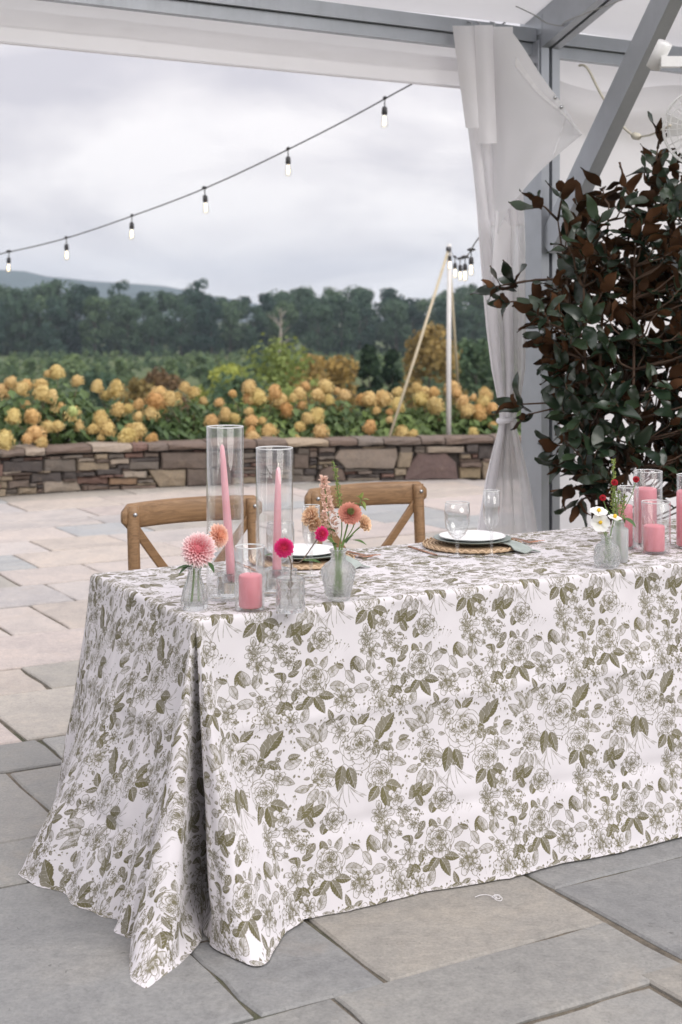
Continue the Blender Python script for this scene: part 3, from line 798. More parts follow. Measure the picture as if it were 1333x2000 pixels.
# rafter: rises from the post towards the tent's middle
SL = .36; rd = (-BX + ZX * SL).normalized(); rup = AX.cross(rd).normalized()
if rup.z < 0: rup = -rup
r0 = te(PW / 2, .10, 2.79); profile_bar(r0, r0 + rd * 2.6, AX, rup, PW / 2, .085, 'rafter', tent, 1)
cap = MB(); cap.box(te(PW / 2, PDp / 2, 2.84), .0545, .08, .045, AX, BX); cap.build('corner_bracket', M['alu'], tent)
# knee brace
k0 = te(PW / 2, 0.0, 1.84); k1 = te(PW / 2, -.98, 3.10); kd = (k1 - k0).normalized(); kup = AX.cross(kd).normalized()
profile_bar(k0, k1, AX, kup, .036, .052, 'brace', tent, 1)
# eave beams, valance
for a0, a1 in ((-6.4, -.004), (PW + .004, 3.6)):
    profile_bar(te(a0, .06, 2.795), te(a1, .06, 2.795), BX, ZX, .03, .030, 'eave_beam', tent, 1)
    s2 = MB(); s2.box(te((a0 + a1) / 2, .075, 2.735), abs(a1 - a0) / 2, .022, .026, AX, BX); s2.build('gutter_channel', M['dark'] if False else M['alu'], tent)
def sheet(fn, nu, nv, name, mat, parent, sm=True, **props):
    m = MB(); V = [fn(i / nu, j / nv) for j in range(nv + 1) for i in range(nu + 1)]
    m.add(V, [(j * (nu + 1) + i, j * (nu + 1) + i + 1, (j + 1) * (nu + 1) + i + 1, (j + 1) * (nu + 1) + i) for j in range(nv) for i in range(nu)], 0, sm)
    return m.build(name, mat, parent, **props)
def wrinkle(x, z, s): return noise.noise(Vector((x * 1.7, z * 9, s))) * .006 + noise.noise(Vector((x * 9, z * 14, s + 5))) * .0025
val = sheet(lambda u, v: te(-6.4 + 6.36 * u, .135 + wrinkle(u * 6, v * .3, 1) + .012 * math.sin(v * 3.1), 2.545 + v * .245), 220, 14, 'valance', M['vinyl'], tent)
# hem roll along the valance bottom, seam strip above it
m = MB(); m.tube([te(-6.4 + 6.36 * i / 40, .135 + wrinkle(6 * i / 40, 0, 1), 2.545) for i in range(41)], .006, 6); m.build('hem', M['vinyl'], val)
def weld(u, v):
    return te(-6.4 + 6.2 * u, .130 + wrinkle(u * 6.2 / 6.36 * 6, .33 * .3 + v * .1, 1) - .003 + noise.noise(Vector((u * 60, v * 3, 2))) * .003, 2.612 + v * .062 + .004 * noise.noise(Vector((u * 30, 0, 4))))
sheet(weld, 200, 4, 'weld_strip', M['vinyl'], val)
sheet(lambda u, v: te(PW + .02 + 3.5 * u, .172 + wrinkle(u * 4, v * .3, 7), 2.40 + v * .40), 90, 10, 'valance', M['vinyl'], tent)
# roof fabric over the first metres from the eave
def roof(a0, a1): 
    return lambda u, v: te(a0 + (a1 - a0) * u, .12 - 1.0 * v, 2.86 + (1.0 * v) * SL + .03 * math.sin(u * math.pi) * -1)
sheet(roof(-6.4, .0), 30, 14, 'roof_panel', M['roofv'], tent)
sheet(roof(PW, 3.6), 20, 14, 'roof_panel', M['roofv'], tent)
pl_ = profile_bar(te(PW, -.55, 2.86 + .55 * SL - .06), te(3.6, -.55, 2.86 + .55 * SL - .06), BX, ZX, .03, .035, 'purlin', tent, 1)
# white sidewall behind the potted magnolia
def sw(u, v):
    a = PW + .015 + 3.4 * u; z = .015 + 2.42 * v
    top = 2.66 - .07 * math.exp(-((a - .45) / .3) ** 2) + .03 * min(1, max(0, a - .8))
    z = .015 + (top - .015) * v
    roll = .05 * math.exp(-((v - .955) / .03) ** 2)
    return te(a, .128 - roll + .025 * noise.noise(Vector((a * 2.2, z * 1.4, 0))) + .012 * noise.noise(Vector((a * 6, z * 5, 3))), z)
tag(sheet(sw, 110, 90, 'tent_sidewall', M['wallv'], None), 'white vinyl tent wall with sagging top edge behind the magnolia', 'tent wall')

# ---- gathered side curtain tied to the post
def clearv():
    n = NT('clear_vinyl'); p = n.coord(); f = n.noise(6, 5, .65, p, .8)
    n.set(col=(.84, .83, .82), rough=.32, spec=.5)
    t = n.n('ShaderNodeBsdfTransparent'); t.inputs[0].default_value = (.92, .92, .93, 1)
    tr = n.n('ShaderNodeBsdfTranslucent'); tr.inputs[0].default_value = (.88, .87, .86, 1)
    a = n.n('ShaderNodeMixShader'); a.inputs[0].default_value = .45; n.l(n.b.outputs[0], a.inputs[1]); n.l(tr.outputs[0], a.inputs[2])
    ms = n.n('ShaderNodeMixShader'); n.l(n.ramp(f, [(.3, (.30,) * 3), (.7, (.12,) * 3)]), ms.inputs[0]); n.l(a.outputs[0], ms.inputs[1]); n.l(t.outputs[0], ms.inputs[2])
    n.bump(f, .25, .02); n.l(ms.outputs[0], n.out.inputs[0]); return n.mat
M['clear'] = clearv()
cur = thing('tent_curtain', 'white vinyl curtain gathered and tied beside the aluminium post', 'curtain', te(-.15, .0, 0))
cur_o = Vector(cur.location)
LE = [(52, 884), (100, 890), (160, 897), (250, 914), (330, 924), (400, 931), (480, 937), (560, 943), (640, 950), (720, 960), (780, 972), (815, 978), (830, 976), (880, 962), (930, 950), (1000, 938), (1060, 928), (1140, 915)]
RE = [(52, 1002), (100, 1004), (160, 1008), (250, 1014), (330, 1020), (400, 1024), (480, 1027), (560, 1027), (640, 1026), (720, 1024), (780, 1014), (815, 1004), (830, 1004), (880, 1018), (930, 1030), (1000, 1044), (1060, 1054), (1140, 1066)]
CD = 6.22
nP = 5
def cur_pt(u, y, off=0.0):
    xl, xr = interp(y, LE), interp(y, RE); wpx = xr - xl
    x = xl + wpx * u
    amp = .075 * min(1, 60 / max(30, wpx) ) * (1 if y > 90 else .35)
    ph = u * nP * 2 * math.pi + 1.2 * math.sin(y * .006 + u * 3)
    base = CD - .10 * (u - .3) * (1.2 - y / 1200)
    dpt = base + amp * (.5 * math.sin(ph) + .35 * math.sin(ph * .5 + 1)) + .02 * noise.noise(Vector((u * 4, y * .008, 2))) + off
    x += 5 * math.cos(ph) * (1 if 0.03 < u < .97 else 0)
    p = pd(x, y, dpt)
    return p - cur_o
Y0, Y1 = 52, 1127
sheet(lambda u, v: cur_pt(u, 440 + (Y0 - 440) * v), 120, 40, 'drape', M['vinyl'], cur)
sheet(lambda u, v: cur_pt(u, Y1 + (432 - Y1) * v, .01), 120, 70, 'window_drape', M['clear'], cur)
def strip(u, v):          # the opaque hem that runs down the left edge
    y = Y1 + (430 - Y1) * v; return cur_pt(u * .26, y, -.022)
sheet(strip, 30, 70, 'edge_hem', M['vinyl'], cur)
def strip2(u, v):
    y = 815 + (430 - 815) * v; return cur_pt(.45 + u * .35 * (.4 + .6 * v), y, -.03)
sheet(strip2, 24, 40, 'middle_fold', M['vinyl'], cur)
# tie
m = MB(); m.tube([pd(974 + 16 * (1 - math.cos(t)), 822 + 2 * math.sin(t * 2), CD - .06 * math.sin(t) - .02) - cur_o for t in [k * 2 * math.pi / 20 for k in range(21)]], .011, 8); m.build('tie_strap', M['vinyl'], cur)
# hanging hooks
for x in (922, 938, 966):
    m = MB(); c = pd(x, 50, CD - .01) - cur_o; m.tube([c + ZX * -.03, c + ZX * .012, c + ZX * .022 + BX * .03], .004, 6); m.build('hook', M['steel'], cur)
# turned-back corner flap: a stiff fold standing out towards the camera
FP = {}
def flap(u, v):
    # u from the curtain side to the pointed corner, v from its lower to its upper edge
    top = cat_rom([(966, 54), (1000, 62), (1058, 148), (1100, 205), (1137, 262)], 8); bot = cat_rom([(966, 480), (978, 440), (1000, 400), (1060, 330), (1137, 263)], 8)
    k = u * (len(top) - 1); i = min(int(k), len(top) - 2); f = k - i
    tx, ty = [a + (b_ - a) * f for a, b_ in zip(top[i], top[i + 1])]; bx, by = [a + (b_ - a) * f for a, b_ in zip(bot[i], bot[i + 1])]
    x, y = bx + (tx - bx) * v, by + (ty - by) * v
    d = CD - .09 - .20 * u + .05 * math.sin(v * math.pi) * (1 - u) + .015 * noise.noise(Vector((u * 3, v * 3, 8)))
    return pd(x, y, d) - cur_o
fo = sheet(flap, 30, 24, 'corner_flap', M['vinyl'], cur)
sheet(lambda u, v: flap(.30 + .70 * u, 1 - (.10 + .05 * v) * (1 - u * .3)) - Vector((0, .003, 0)), 24, 2, 'sewn_hem', M['seam'], fo)
sheet(lambda u, v: flap(.80 + .012 * v, .06 + .9 * u) - Vector((0, .003, 0)), 24, 2, 'sewn_hem', M['seam'], fo)
for u, v in ((.66, .97), (.74, .95)):
    m = MB(); c = flap(u, v) - Vector((0, .004, 0)); m.tube([c, c - Vector((0, .004, 0))], .008, 10); m.build('eyelet', M['steel'], fo)
def lip(u, v):            # two stacked folds at the head of the curtain
    x = 884 + 42 * u + 12 * (1 - v); y = 250 + (50 - 250) * v
    return pd(x + (1 - v) * 14, y, CD - .055 - .02 * math.sin(u * 3.1)) - cur_o
sheet(lip, 12, 20, 'head_fold', M['vinyl'], cur)
sheet(lambda u, v: pd(927 + 36 * u + 8 * (1 - v), 280 + (49 - 280) * v, CD - .07 - .02 * math.sin(u * 3.1)) - cur_o, 12, 20, 'head_fold', M['vinyl'], cur)
def pocket(u, v):        # fold that opens like a pocket under the flap
    pts = [(966, 470), (985, 440), (1000, 398), (992, 470), (975, 520)]
    return pd(960 + 34 * u + 10 * v, 540 - 130 * v * (1 - .3 * u), CD - .13 + .06 * u) - cur_o
sheet(pocket, 10, 12, 'pocket_fold', M['vinyl'], cur)

# ---- cable, fan, plug
def cable(name, label, pts, rad, mat, cat='cable'):
    m = MB(); m.tube(cat_rom([tuple(p) for p in pts], 6), rad, 6); o = m.build(name, mat); tag(o, label, cat); return o
M['wire'] = simple('grey_wire', (.35, .35, .34), .5, .1, 30); M['cord'] = simple('cream_cord', (.62, .58, .48), .6, .1, 30)
cable('tension_wire', 'thin grey wire looped from the gutter over the post head', [pd(1008, 12, 6.2), pd(1045, 30, 6.25), pd(1066, 44, 6.28), pd(1096, 50, 6.27), pd(1105, 42, 6.22), pd(1150, 24, 6.0), pd(1230, -6, 5.7)], .0026, M['wire'])
cable('extension_cord', 'cream cord hanging down the white tent wall behind the brace', [pd(1132, 128, 6.45), pd(1142, 128, 6.42), pd(1152, 140, 6.42), pd(1172, 180, 6.42), pd(1192, 212, 6.42), pd(1215, 245, 6.4), pd(1236, 264, 6.38)], .006, M['cord'])
FD = 5.45
pg = thing('plug_cord', 'cream plug connector on a short cord beside the fan', 'plug', pd(1242, 265, 6.36))
po = Vector(pg.location)
m = MB(); m.tube([pd(1234, 263, 6.36) - po, pd(1238, 265, 6.36) - po, pd(1249, 267, 6.36) - po, pd(1253, 267, 6.36) - po], [.009, .017, .016, .008], 8); m.build('plug', M['cord'], pg)
m = MB(); m.tube([tuple(pd(x, y, d) - po) for x, y, d in ((1252, 267, 6.36), (1270, 264, 6.2), (1290, 255, 5.8), (1310, 245, FD))], .005, 6); m.build('cord', M['cord'], pg)
fan = thing('tent_fan', 'white caged fan clamped to the diagonal tent brace', 'fan', pd(1372, 250, FD))
M['wp'] = simple('white_plastic', (.74, .74, .73), .35, .06, 20)
M['fanblade'] = thin_glass('clear_blade', (.9, .91, .92), .05, .12)
fo_ = Vector(fan.location); fr = .148
fdir = Vector((-.35, -.92, -.15)).normalized(); fu = fdir.cross(ZX).normalized(); fv = fu.cross(fdir)
def ring(c, rad, n=40): return [c + (fu * math.cos(2 * math.pi * k / n) + fv * math.sin(2 * math.pi * k / n)) * rad for k in range(n + 1)]
cage = MB()
for off, rad in ((.055, .03), (.052, .06), (.045, .09), (.03, .12), (.012, .14), (0, .148), (-.03, .148), (-.055, .13)): cage.tube(ring(fdir * off, rad), .0018 if rad < .145 else .004, 5, cap=False)
for k in range(28):
    a = 2 * math.pi * k / 28; d = fu * math.cos(a) + fv * math.sin(a)
    cage.tube([fdir * .056 + d * .02, fdir * .045 + d * .09, fdir * .012 + d * .14, d * .148, -fdir * .03 + d * .148, -fdir * .06 + d * .12, -fdir * .085 + d * .04], .0015, 4)
co = cage.build('cage', M['wp'], fan)
m = MB()
for k in range(40): pass
m.add([p for c, rr_ in ((fdir * .002, .146), (-fdir * .028, .146)) for p in ring(c, rr_)[:-1]], [(i, (i + 1) % 40, 40 + (i + 1) % 40, 40 + i) for i in range(40)], 0, True); m.build('shroud', M['fanblade'], fan)
for k in range(3):
    a = 2 * math.pi * k / 3; m = MB(); d = fu * math.cos(a) + fv * math.sin(a); t_ = -fu * math.sin(a) + fv * math.cos(a)
    m.add([d * .03 + t_ * .02 + fdir * .0, d * .13 + t_ * .055 + fdir * .012, d * .135 - t_ * .03 - fdir * .012, d * .03 - t_ * .02 - fdir * .01], [(0, 1, 2, 3)]); m.build('blade', M['wp'], fan)
m = MB(); m.tube([fdir * .02, fdir * .0, -fdir * .09], [.028, .032, .04], 14); m.build('motor', M['wp'], fan)
cl = pd(1288, 108, 5.55) - fo_
m = MB(); m.tube([cl + kd * .055, cl - kd * .055], .03, 12); m.box(cl + Vector((.045, -.02, -.03)), .045, .018, .02); clp = m.build('clamp', M['wp'], fan)
m = MB(); m.tube([cl + Vector((.07, -.02, -.03)), cl + Vector((.15, 0, -.1)), -fdir * .08], .010, 8); m.build('arm', M['wp'], fan)

# ------------------------------------------------------------------ string lights
M['black'] = simple('black_rubber', (.02, .02, .021), .5, .2, 40)
M['glassb'] = thin_glass('bulb_glass', (.98, .97, .94), 0, .06)
n = NT('filament'); n.set(col=(1, .75, .4), emit=(1, .72, .38), es=6.0); M['fil'] = n.mat
M['pole'] = simple('white_pole', (.62, .61, .60), .5, .08, 10); M['rope'] = simple('sisal_rope', (.50, .44, .32), .9, .15, 60, .4, 200)
def bulb_meshes():
    a = MB(); a.tube([(0, 0, .0), (0, 0, -.05)], .004, 6)
    a.tube([(0, 0, -.048), (0, 0, -.056), (0, 0, -.095), (0, 0, -.10)], [.010, .017, .019, .016], 12)
    a.tube([(-.03, 0, .004), (-.012, 0, .006), (.012, 0, .006), (.03, 0, .004)], [.006, .012, .012, .006], 8)
    s_ = proto('lamp_holder', [(a, M['black'])])[0]
    b_ = MB(); b_.lathe([(.012, -.098), (.014, -.105), (.022, -.13), (.026, -.15), (.024, -.17), (.014, -.185), (.0005, -.189)], 14)
    g_ = proto('bulb', [(b_, M['glassb'])])[0]
    c = MB()
    for k in range(4):
        x, y = .007 * math.cos(k * 1.57), .007 * math.sin(k * 1.57); c.tube([(x * .6, y * .6, -.112), (x, y, -.165)], .0022, 5)
    f_ = proto('filament', [(c, M['fil'])])[0]
    return s_, g_, f_
LH, LB, LF = bulb_meshes()
def string(name, label, pts, bulbs, group=None, scale=1):
    t = thing(name, label, 'string lights', pts[0], 0, group); o = Vector(t.location)
    m = MB(); m.tube([Vector(p) - o for p in cat_rom([tuple(p) for p in pts], 8)], .0048, 6); m.build('cable', M['black'], t)
    for p in bulbs:
        h_ = link('lamp_holder', LH, t, Vector(p) - o); h_.scale = (scale,) * 3; h_.rotation_euler = (rnd.uniform(-.06, .06), rnd.uniform(-.06, .06), rnd.uniform(0, 3))
        q = link('bulb', LB, h_); link('filament', LF, q)
ks = [(752, 193), (563, 292), (400, 368), (258, 422), (130, 465), (18, 492)]
D0 = 9.0
bl_ = [pd(x, y, D0 * (1 + .0774 * k)) for k, (x, y) in enumerate(ks)]
pts = [Vector((3.47 * .62, D0 * (1 - .0774 * 3.4), 3.98)), Vector((.86, D0 * (1 - .0774), 3.17))] + bl_ + [pd(-80, 508, D0 * 1.46), pd(-330, 520, D0 * 1.7)]
string('string_lights', 'black string lights sloping down from the tent across the open sky', pts, bl_ + [pd(-80, 508, D0 * 1.46)])
PX, PDD = 877, 13.72
base = Vector(((PX - CX) * PDD / F, PDD, .30))
ptop = pd(PX, 476, PDD)
fb = [(879, 489, 13.55), (889, 503, 12.7), (899, 506, 11.9), (909, 503, 11.0), (921, 489, 10.2)]
string('string_lights', 'short row of lit bulbs hanging between the white pole and the curtain', [pd(877, 486, 13.7)] + [pd(*q) for q in fb] + [pd(928, 475, 9.8), pd(960, 430, 8.6), pd(1010, 330, 7.0)], [pd(*q) for q in fb], scale=1.0)
pole = thing('light_pole', 'white pole with guy ropes standing among the hydrangeas', 'pole', base)
m = MB(); m.tube([(0, 0, -.1), (0, 0, (ptop - base).z * .5), (0.006, 0, (ptop - base).z)], [.024, .023, .021], 12); m.build('shaft', M['pole'], pole)
m = MB(); m.tube([ptop - base + ZX * -.07, ptop - base + ZX * -.03], [.027, .027], 10); m.build('collar', M['black'], pole)
m = MB(); m.tube([ptop - base + ZX * -.04 + Vector((0, -.022, 0)), ptop - base + ZX * -.06 + Vector((0, -.06, 0)), ptop - base + ZX * -.09 + Vector((0, -.05, 0))], .006, 6); m.build('hook', M['steel'], pole)
for x, y, d in ((775, 810, 13.4), (897, 800, 15.4)):
    q = pd(x, y, d); q.z = .3
    q = Vector((pd(x - (20 if x < 800 else -4), 850, d).x, d, .3))
    m = MB(); m.tube([ptop - base + ZX * -.05, (ptop - base + ZX * -.05) * .5 + (q - base) * .5 - ZX * .015, q - base], .0135, 6); m.build('guy_rope', M['rope'], pole)

# ------------------------------------------------------------------ magnolia in a pot
def magleaf(name, c1, c2, rough, spec, coat=0):
    n = NT(name); oi = n.n('ShaderNodeObjectInfo'); f = n.noise(9, 4, .6, n.pos()); gi = n.n('ShaderNodeNewGeometry').outputs['Random Per Island']
    n.set(col=n.ramp(n.math('MULTIPLY_ADD', f, .5, n.math('MULTIPLY', n.math('FRACT', n.math('ADD', gi, oi.outputs['Random'])), .5)), [(.2, c1), (.8, c2)]), rough=rough, spec=spec, coat=coat)
    n.bump(n.noise(60, 3, .6, n.coord()), .15, .003); return n.mat
M['mgt'] = magleaf('magnolia_leaf_top', (.008, .020, .011), (.032, .052, .025), .28, .5)
M['mgb'] = magleaf('magnolia_leaf_underside', (.035, .018, .009), (.115, .052, .022), .75, .2)
def mag_leaf(seed, L=.125, W=.058):
    r = random.Random(seed); m = MB(); nl = 6; top = []; bot = []
    curl = r.uniform(-.4, .8); cup = r.uniform(-.15, .5); tw = r.uniform(-.9, .9)
    for i in range(nl + 1):
        t = i / nl; w = W * .5 * (math.sin(math.pi * min(1, t ** .8 * .98 + .01)) ** .75) if 0 < i < nl else .002
        for s in (-1, 0, 1):
            wave = .007 * math.sin(t * 8 + s * 2 + seed)
            y = s * w * math.cos(tw * t); z = -curl * L * t * t * .5 + abs(s) * w * cup + wave * abs(s) + s * w * math.sin(tw * t)
            top.append((t * L, y, z))
    for i in range(nl + 1):
        for s in (0, 1, 2):
            q = Vector(top[i * 3 + s]); du = Vector(top[min(i + 1, nl) * 3 + s]) - Vector(top[max(i - 1, 0) * 3 + s]); dv_ = Vector(top[i * 3 + 2]) - Vector(top[i * 3])
            nn = du.cross(dv_); nn = nn.normalized() if nn.length > 1e-9 else ZX
            bot.append(tuple(q - nn * .0022))
    fs = [t_ for i in range(nl) for k in (0, 1) for t_ in ((i * 3 + k, (i + 1) * 3 + k, (i + 1) * 3 + k + 1), (i * 3 + k, (i + 1) * 3 + k + 1, i * 3 + k + 1))]
    m.add(top, fs, 0, True); m.add(bot, [tuple(reversed(f)) for f in fs], 1, True)
    return m
NV = 14
ml = [mag_leaf(i) for i in range(NV)]
ml_me = []
for m in ml:
    o = m.build('leaf', [M['mgt'], M['mgb']]); ml_me.append(o.data); bpy.data.objects.remove(o)
MD = 5.82
mag = thing('magnolia', 'potted magnolia with dark glossy leaves and rusty undersides beside the tent post', 'tree', Vector(((1200 - CX) * MD / F, MD, 0)))
mo = Vector(mag.location)
M['pot'] = simple('black_pot', (.03, .03, .03), .6, .2, 12); M['mbark'] = simple('magnolia_bark', (.09, .055, .035), .85, .2, 40)
m = MB(); m.lathe([(.0, 0.002), (.15, .002), (.165, .05), (.19, .33), (.205, .335), (.205, .36), (.188, .362), (.18, .32), (.0, .31)], 28); m.build('pot', M['pot'], mag)
m = MB(); m.disc(.178, .325, 24); m.build('potting_soil', M['soil'], mag)
LB_ = [(255, 1278), (300, 1255), (340, 1215), (375, 1110), (420, 1085), (470, 1085), (520, 1075), (560, 1020), (600, 1010), (640, 1030), (700, 1055), (760, 1065), (800, 1060), (850, 1075), (900, 1090), (950, 1105), (1005, 1120)]
RB_ = [(255, 1300), (320, 1325), (380, 1370), (470, 1420), (600, 1440), (800, 1430), (950, 1400), (1005, 1330)]
r = random.Random(31)
stems = MB(); twigs = MB(); SP = []
for k in range(6):
    bx = Vector((r.uniform(-.07, .07), r.uniform(-.06, .06), .31))
    tx = (1285, 1190, 1090, 1380, 1240, 1140)[k]; ty = (290, 400, 430, 430, 520, 560)[k]
    tpn = pd(tx, ty, MD + (0.0, -.1, .05, 0, -.2, -.18)[k]) - mo
    mid = bx.lerp(tpn, .5) + Vector((r.uniform(-.05, .05), r.uniform(-.05, .05), 0))
    P = cat_rom([tuple(bx), tuple(mid), tuple(tpn)], 8); SP.append([Vector(p) for p in P])
    stems.tube(P, [.013 - .010 * i / (len(P) - 1) for i in range(len(P))], 7)
leaves = []
def whorl(c, d, n, spread=1.0):
    d = d.normalized(); u = d.orthogonal().normalized(); v = d.cross(u); a0 = r.uniform(0, 6.28)
    for i in range(n):
        a = a0 + i * 2.4; out = u * math.cos(a) + v * math.sin(a)
        tilt = r.uniform(.35, 1.25) * spread
        x = (d * math.cos(tilt) + out * math.sin(tilt)).normalized()
        x.z -= r.uniform(0, .3); x.normalize()
        up = (d * math.sin(tilt) - out * math.cos(tilt)); up = (up - x * up.dot(x)).normalized()
        if r.random() < .12: up = (up + rv(r) * .8); up = (up - x * up.dot(x)).normalized()
        y = up.cross(x)
        p = c - d * (i * .009) + x * .01
        s = r.uniform(.42, 1.02) * (1 if i < 5 else 1.08)
        leaves.append((Matrix((x, y, up)).transposed().to_4x4(), p, s, r.randrange(NV)))
for k in range(680):
    y = 270 + 715 * r.random()
    xl, xr = interp(y, LB_), interp(y, RB_)
    if r.random() > ((xr - xl) / 470) ** 1.3 * (.55 if y > 930 else 1) * (.6 if y < 430 else 1): continue
    x = xl + 22 + (xr - xl - 30) * r.random() ** .95
    dep = MD + r.uniform(-.30, .26) * min(1, (xr - xl) / 260)
    c = pd(x, y, dep) - mo
    best = min(((q - c).length + abs(q.z - (c.z - .12)) * 1.0, q) for sp in SP for q in sp[3:])[1] if True else None
    d = (c - best); d = d.normalized() if d.length > .02 else ZX.copy()
    d = (d + ZX * .35 + rv(r) * .3).normalized()
    twigs.tube([best, best.lerp(c, .5) + Vector((0, 0, -.02)), c - d * .05, c], [.005, .004, .003, .002], 5)
    whorl(c, d, r.choice((3, 4, 5, 6, 7)))
# the lead shoot and the reaching left branch of the photograph
for (x, y, dx, dz) in ((1290, 268, .2, 1), (1284, 322, -.3, .9), (1272, 345, .4, .7), (968, 560, -1, .35), (985, 590, -1, .1), (1005, 555, -.6, .8), (1010, 790, -1, .3), (1030, 810, -.8, -.2), (1048, 395, -.5, .8), (1100, 380, .1, 1), (1095, 905, -.7, -.3), (1110, 955, -.6, -.5), (1130, 985, -.3, -.8), (1150, 940, .1, -.4), (1085, 870, -.9, 0), (1180, 980, .2, -.8)):
    c = pd(x, y, MD - .05) - mo; best = min(((q - c).length, q) for sp in SP for q in sp[2:])[1]
    twigs.tube([best, best.lerp(c, .6) + Vector((0, 0, .01)), c], [.006, .004, .003], 5); whorl(c, Vector((dx, -.2, dz)), 5, .8)
stems.build('stem', M['mbark'], mag); twigs.build('twig', M['mbark'], mag, kind='stuff')
leaves.sort(key=lambda t: t[1].y)
rest = MB()
for i, (mt, p, s, v) in enumerate(leaves):
    if i < 300:
        o = link('leaf', ml_me[v], mag); o.matrix_local = Matrix.Translation(p) @ mt @ Matrix.Scale(s, 4)
    else:
        T = Matrix.Translation(p) @ mt @ Matrix.Scale(s, 4); src = ml[v]; o0 = len(rest.v)
        rest.v += [tuple(T @ Vector(q)) for q in src.v]; rest.f += [tuple(i_ + o0 for i_ in f) for f in src.f]; rest.m += src.m; rest.smooth += src.smooth
rest.build('inner_leaves', [M['mgt'], M['mgb']], mag, kind='stuff')
print('magnolia leaves', len(leaves))

# ------------------------------------------------------------------ table and printed cloth
ZT = .76
TL, TW = 2.44, .76
M['wood_ply'] = simple('plywood', (.35, .25, .15), .6, .15, 8)
tab = thing('banquet_table', 'long folding banquet table hidden under the printed cloth', 'table', tp(TL / 2, TW / 2), ROT)
m = MB(); m.box((0, 0, ZT - .018), TL / 2 - .012, TW / 2 - .012, .014); m.build('tabletop', M['wood_ply'], tab)
for sx in (-1, 1):
    for sy in (-1, 1):
        m = MB(); m.tube([(sx * .95, sy * .28, .003), (sx * .95, sy * .28, ZT - .03)], .014, 8); m.build('leg', M['steel'], tab)

# ---- the floral print: an ink-density tile drawn here, stroke by stroke
TUW, TVH = .325, .475
IW, IH = 520, 760
ink = np.zeros((IH, IW), np.float32)
def window(x0, x1, y0, y1):
    xs = np.arange(int(math.floor(x0)) - 2, int(math.ceil(x1)) + 3); ys = np.arange(int(math.floor(y0)) - 2, int(math.ceil(y1)) + 3)
    return xs, ys, np.ix_(ys % IH, xs % IW)
def fill(P, val, soft=True):
    P = np.array(P, np.float32); xs, ys, ix = window(P[:, 0].min(), P[:, 0].max(), P[:, 1].min(), P[:, 1].max())
    X, Y = np.meshgrid(xs, ys); ins = np.zeros(X.shape, bool)
    for (a, b_), (c, d) in zip(P, np.roll(P, -1, 0)):
        if b_ == d: continue
        cond = ((b_ > Y) != (d > Y)) & (X < (c - a) * (Y - b_) / (d - b_) + a); ins ^= cond
    sub = ink[ix]; sub[ins] = val if not callable(val) else val(X, Y)[ins]; ink[ix] = sub
def stroke(P, w, val):
    P = np.array(P, np.float32); xs, ys, ix = window(P[:, 0].min() - w, P[:, 0].max() + w, P[:, 1].min() - w, P[:, 1].max() + w)
    X, Y = np.meshgrid(xs, ys); dm = np.full(X.shape, 1e9, np.float32)
    for (a, b_), (c, d) in zip(P[:-1], P[1:]):
        L2 = (c - a) ** 2 + (d - b_) ** 2 + 1e-6; t = np.clip(((X - a) * (c - a) + (Y - b_) * (d - b_)) / L2, 0, 1)
        dm = np.minimum(dm, (X - a - t * (c - a)) ** 2 + (Y - b_ - t * (d - b_)) ** 2)
    al = np.clip(w * .5 + .5 - np.sqrt(dm), 0, 1); sub = ink[ix]; ink[ix] = sub * (1 - al) + val * al
def rot(p, c, a, s=1): return (c[0] + s * (p[0] * math.cos(a) - p[1] * math.sin(a)), c[1] + s * (p[0] * math.sin(a) + p[1] * math.cos(a)))
pr = random.Random(4)
def p_leaf(x, y, ang, L, W=None, tone=.92, veins=.35, serr=.05):
    a = math.radians(ang); W = W or L * .52; up = []; dn = []; n = 16
    for i in range(n + 1):
        t = i / n; w = W * .5 * math.sin(math.pi * t ** .8) ** .8 * (1 + (serr if i % 2 else -serr)); bend = .05 * L * t * t
        up.append((t * L, bend + w)); dn.append((t * L, bend - w))
    mid_ = [(t * L, .05 * L * t * t) for t in (1, .75, .5, .25, 0)]
    Pu = [rot(p, (x, y), a) for p in up + mid_]; Pd = [rot(p, (x, y), a) for p in dn + mid_]; P = [rot(p, (x, y), a) for p in up + dn[::-1]]
    light = tone < .65
    fill(P, .0)
    if light: fill(Pu, .28); fill(Pd, .6); stroke(P + [P[0]], 2.2, .9)
    else: fill(Pu, 1.0); fill(Pd, .86)
    stroke([rot((L * t, .05 * L * t * t), (x, y), a) for t in (0, .25, .5, .75, .95)], 1.6 if not light else 2.0, .35 if not light else .85)
    for t in (.15, .32, .49, .66):
        for s in (-1, 1):
            w = W * .45 * math.sin(math.pi * t ** .8)
            stroke([rot((L * t, .05 * L * t * t), (x, y), a), rot((L * (t + .14), s * w * .8), (x, y), a)], 1.0 if not light else 1.3, .5 if not light else .75)
def petal(ox, oy, a, R0, R1, hw, dark, shade):
    P = []
    for j in range(11):
        w = (j / 10 - .5) * 2; rad = R0 + (R1 - R0) * (1 - abs(w) ** 2.4) * (1 + .06 * math.sin(j * 2.7 + a * 5))
        P.append((ox + rad * math.cos(a + w * hw), oy + rad * math.sin(a + w * hw)))
    fill([(ox, oy)] + P, lambda X, Y: np.clip(shade * np.clip(1.12 - (np.hypot(X - ox, Y - oy) - R0 * .5) / (R1 - R0 * .5 + 1e-3) * 1.35, 0, 1) + .02, 0, .95))
    stroke(P, 2.2, .9)
    for q in range(6):
        a2 = a + pr.uniform(-.8, .8) * hw; r0 = R0 * .7; r1 = R0 + (R1 - R0) * pr.uniform(.1, .35 + .45 * dark)
        stroke([(ox + r0 * math.cos(a2), oy + r0 * math.sin(a2)), (ox + r1 * math.cos(a2 + .03), oy + r1 * math.sin(a2 + .03))], 2.1, .95)
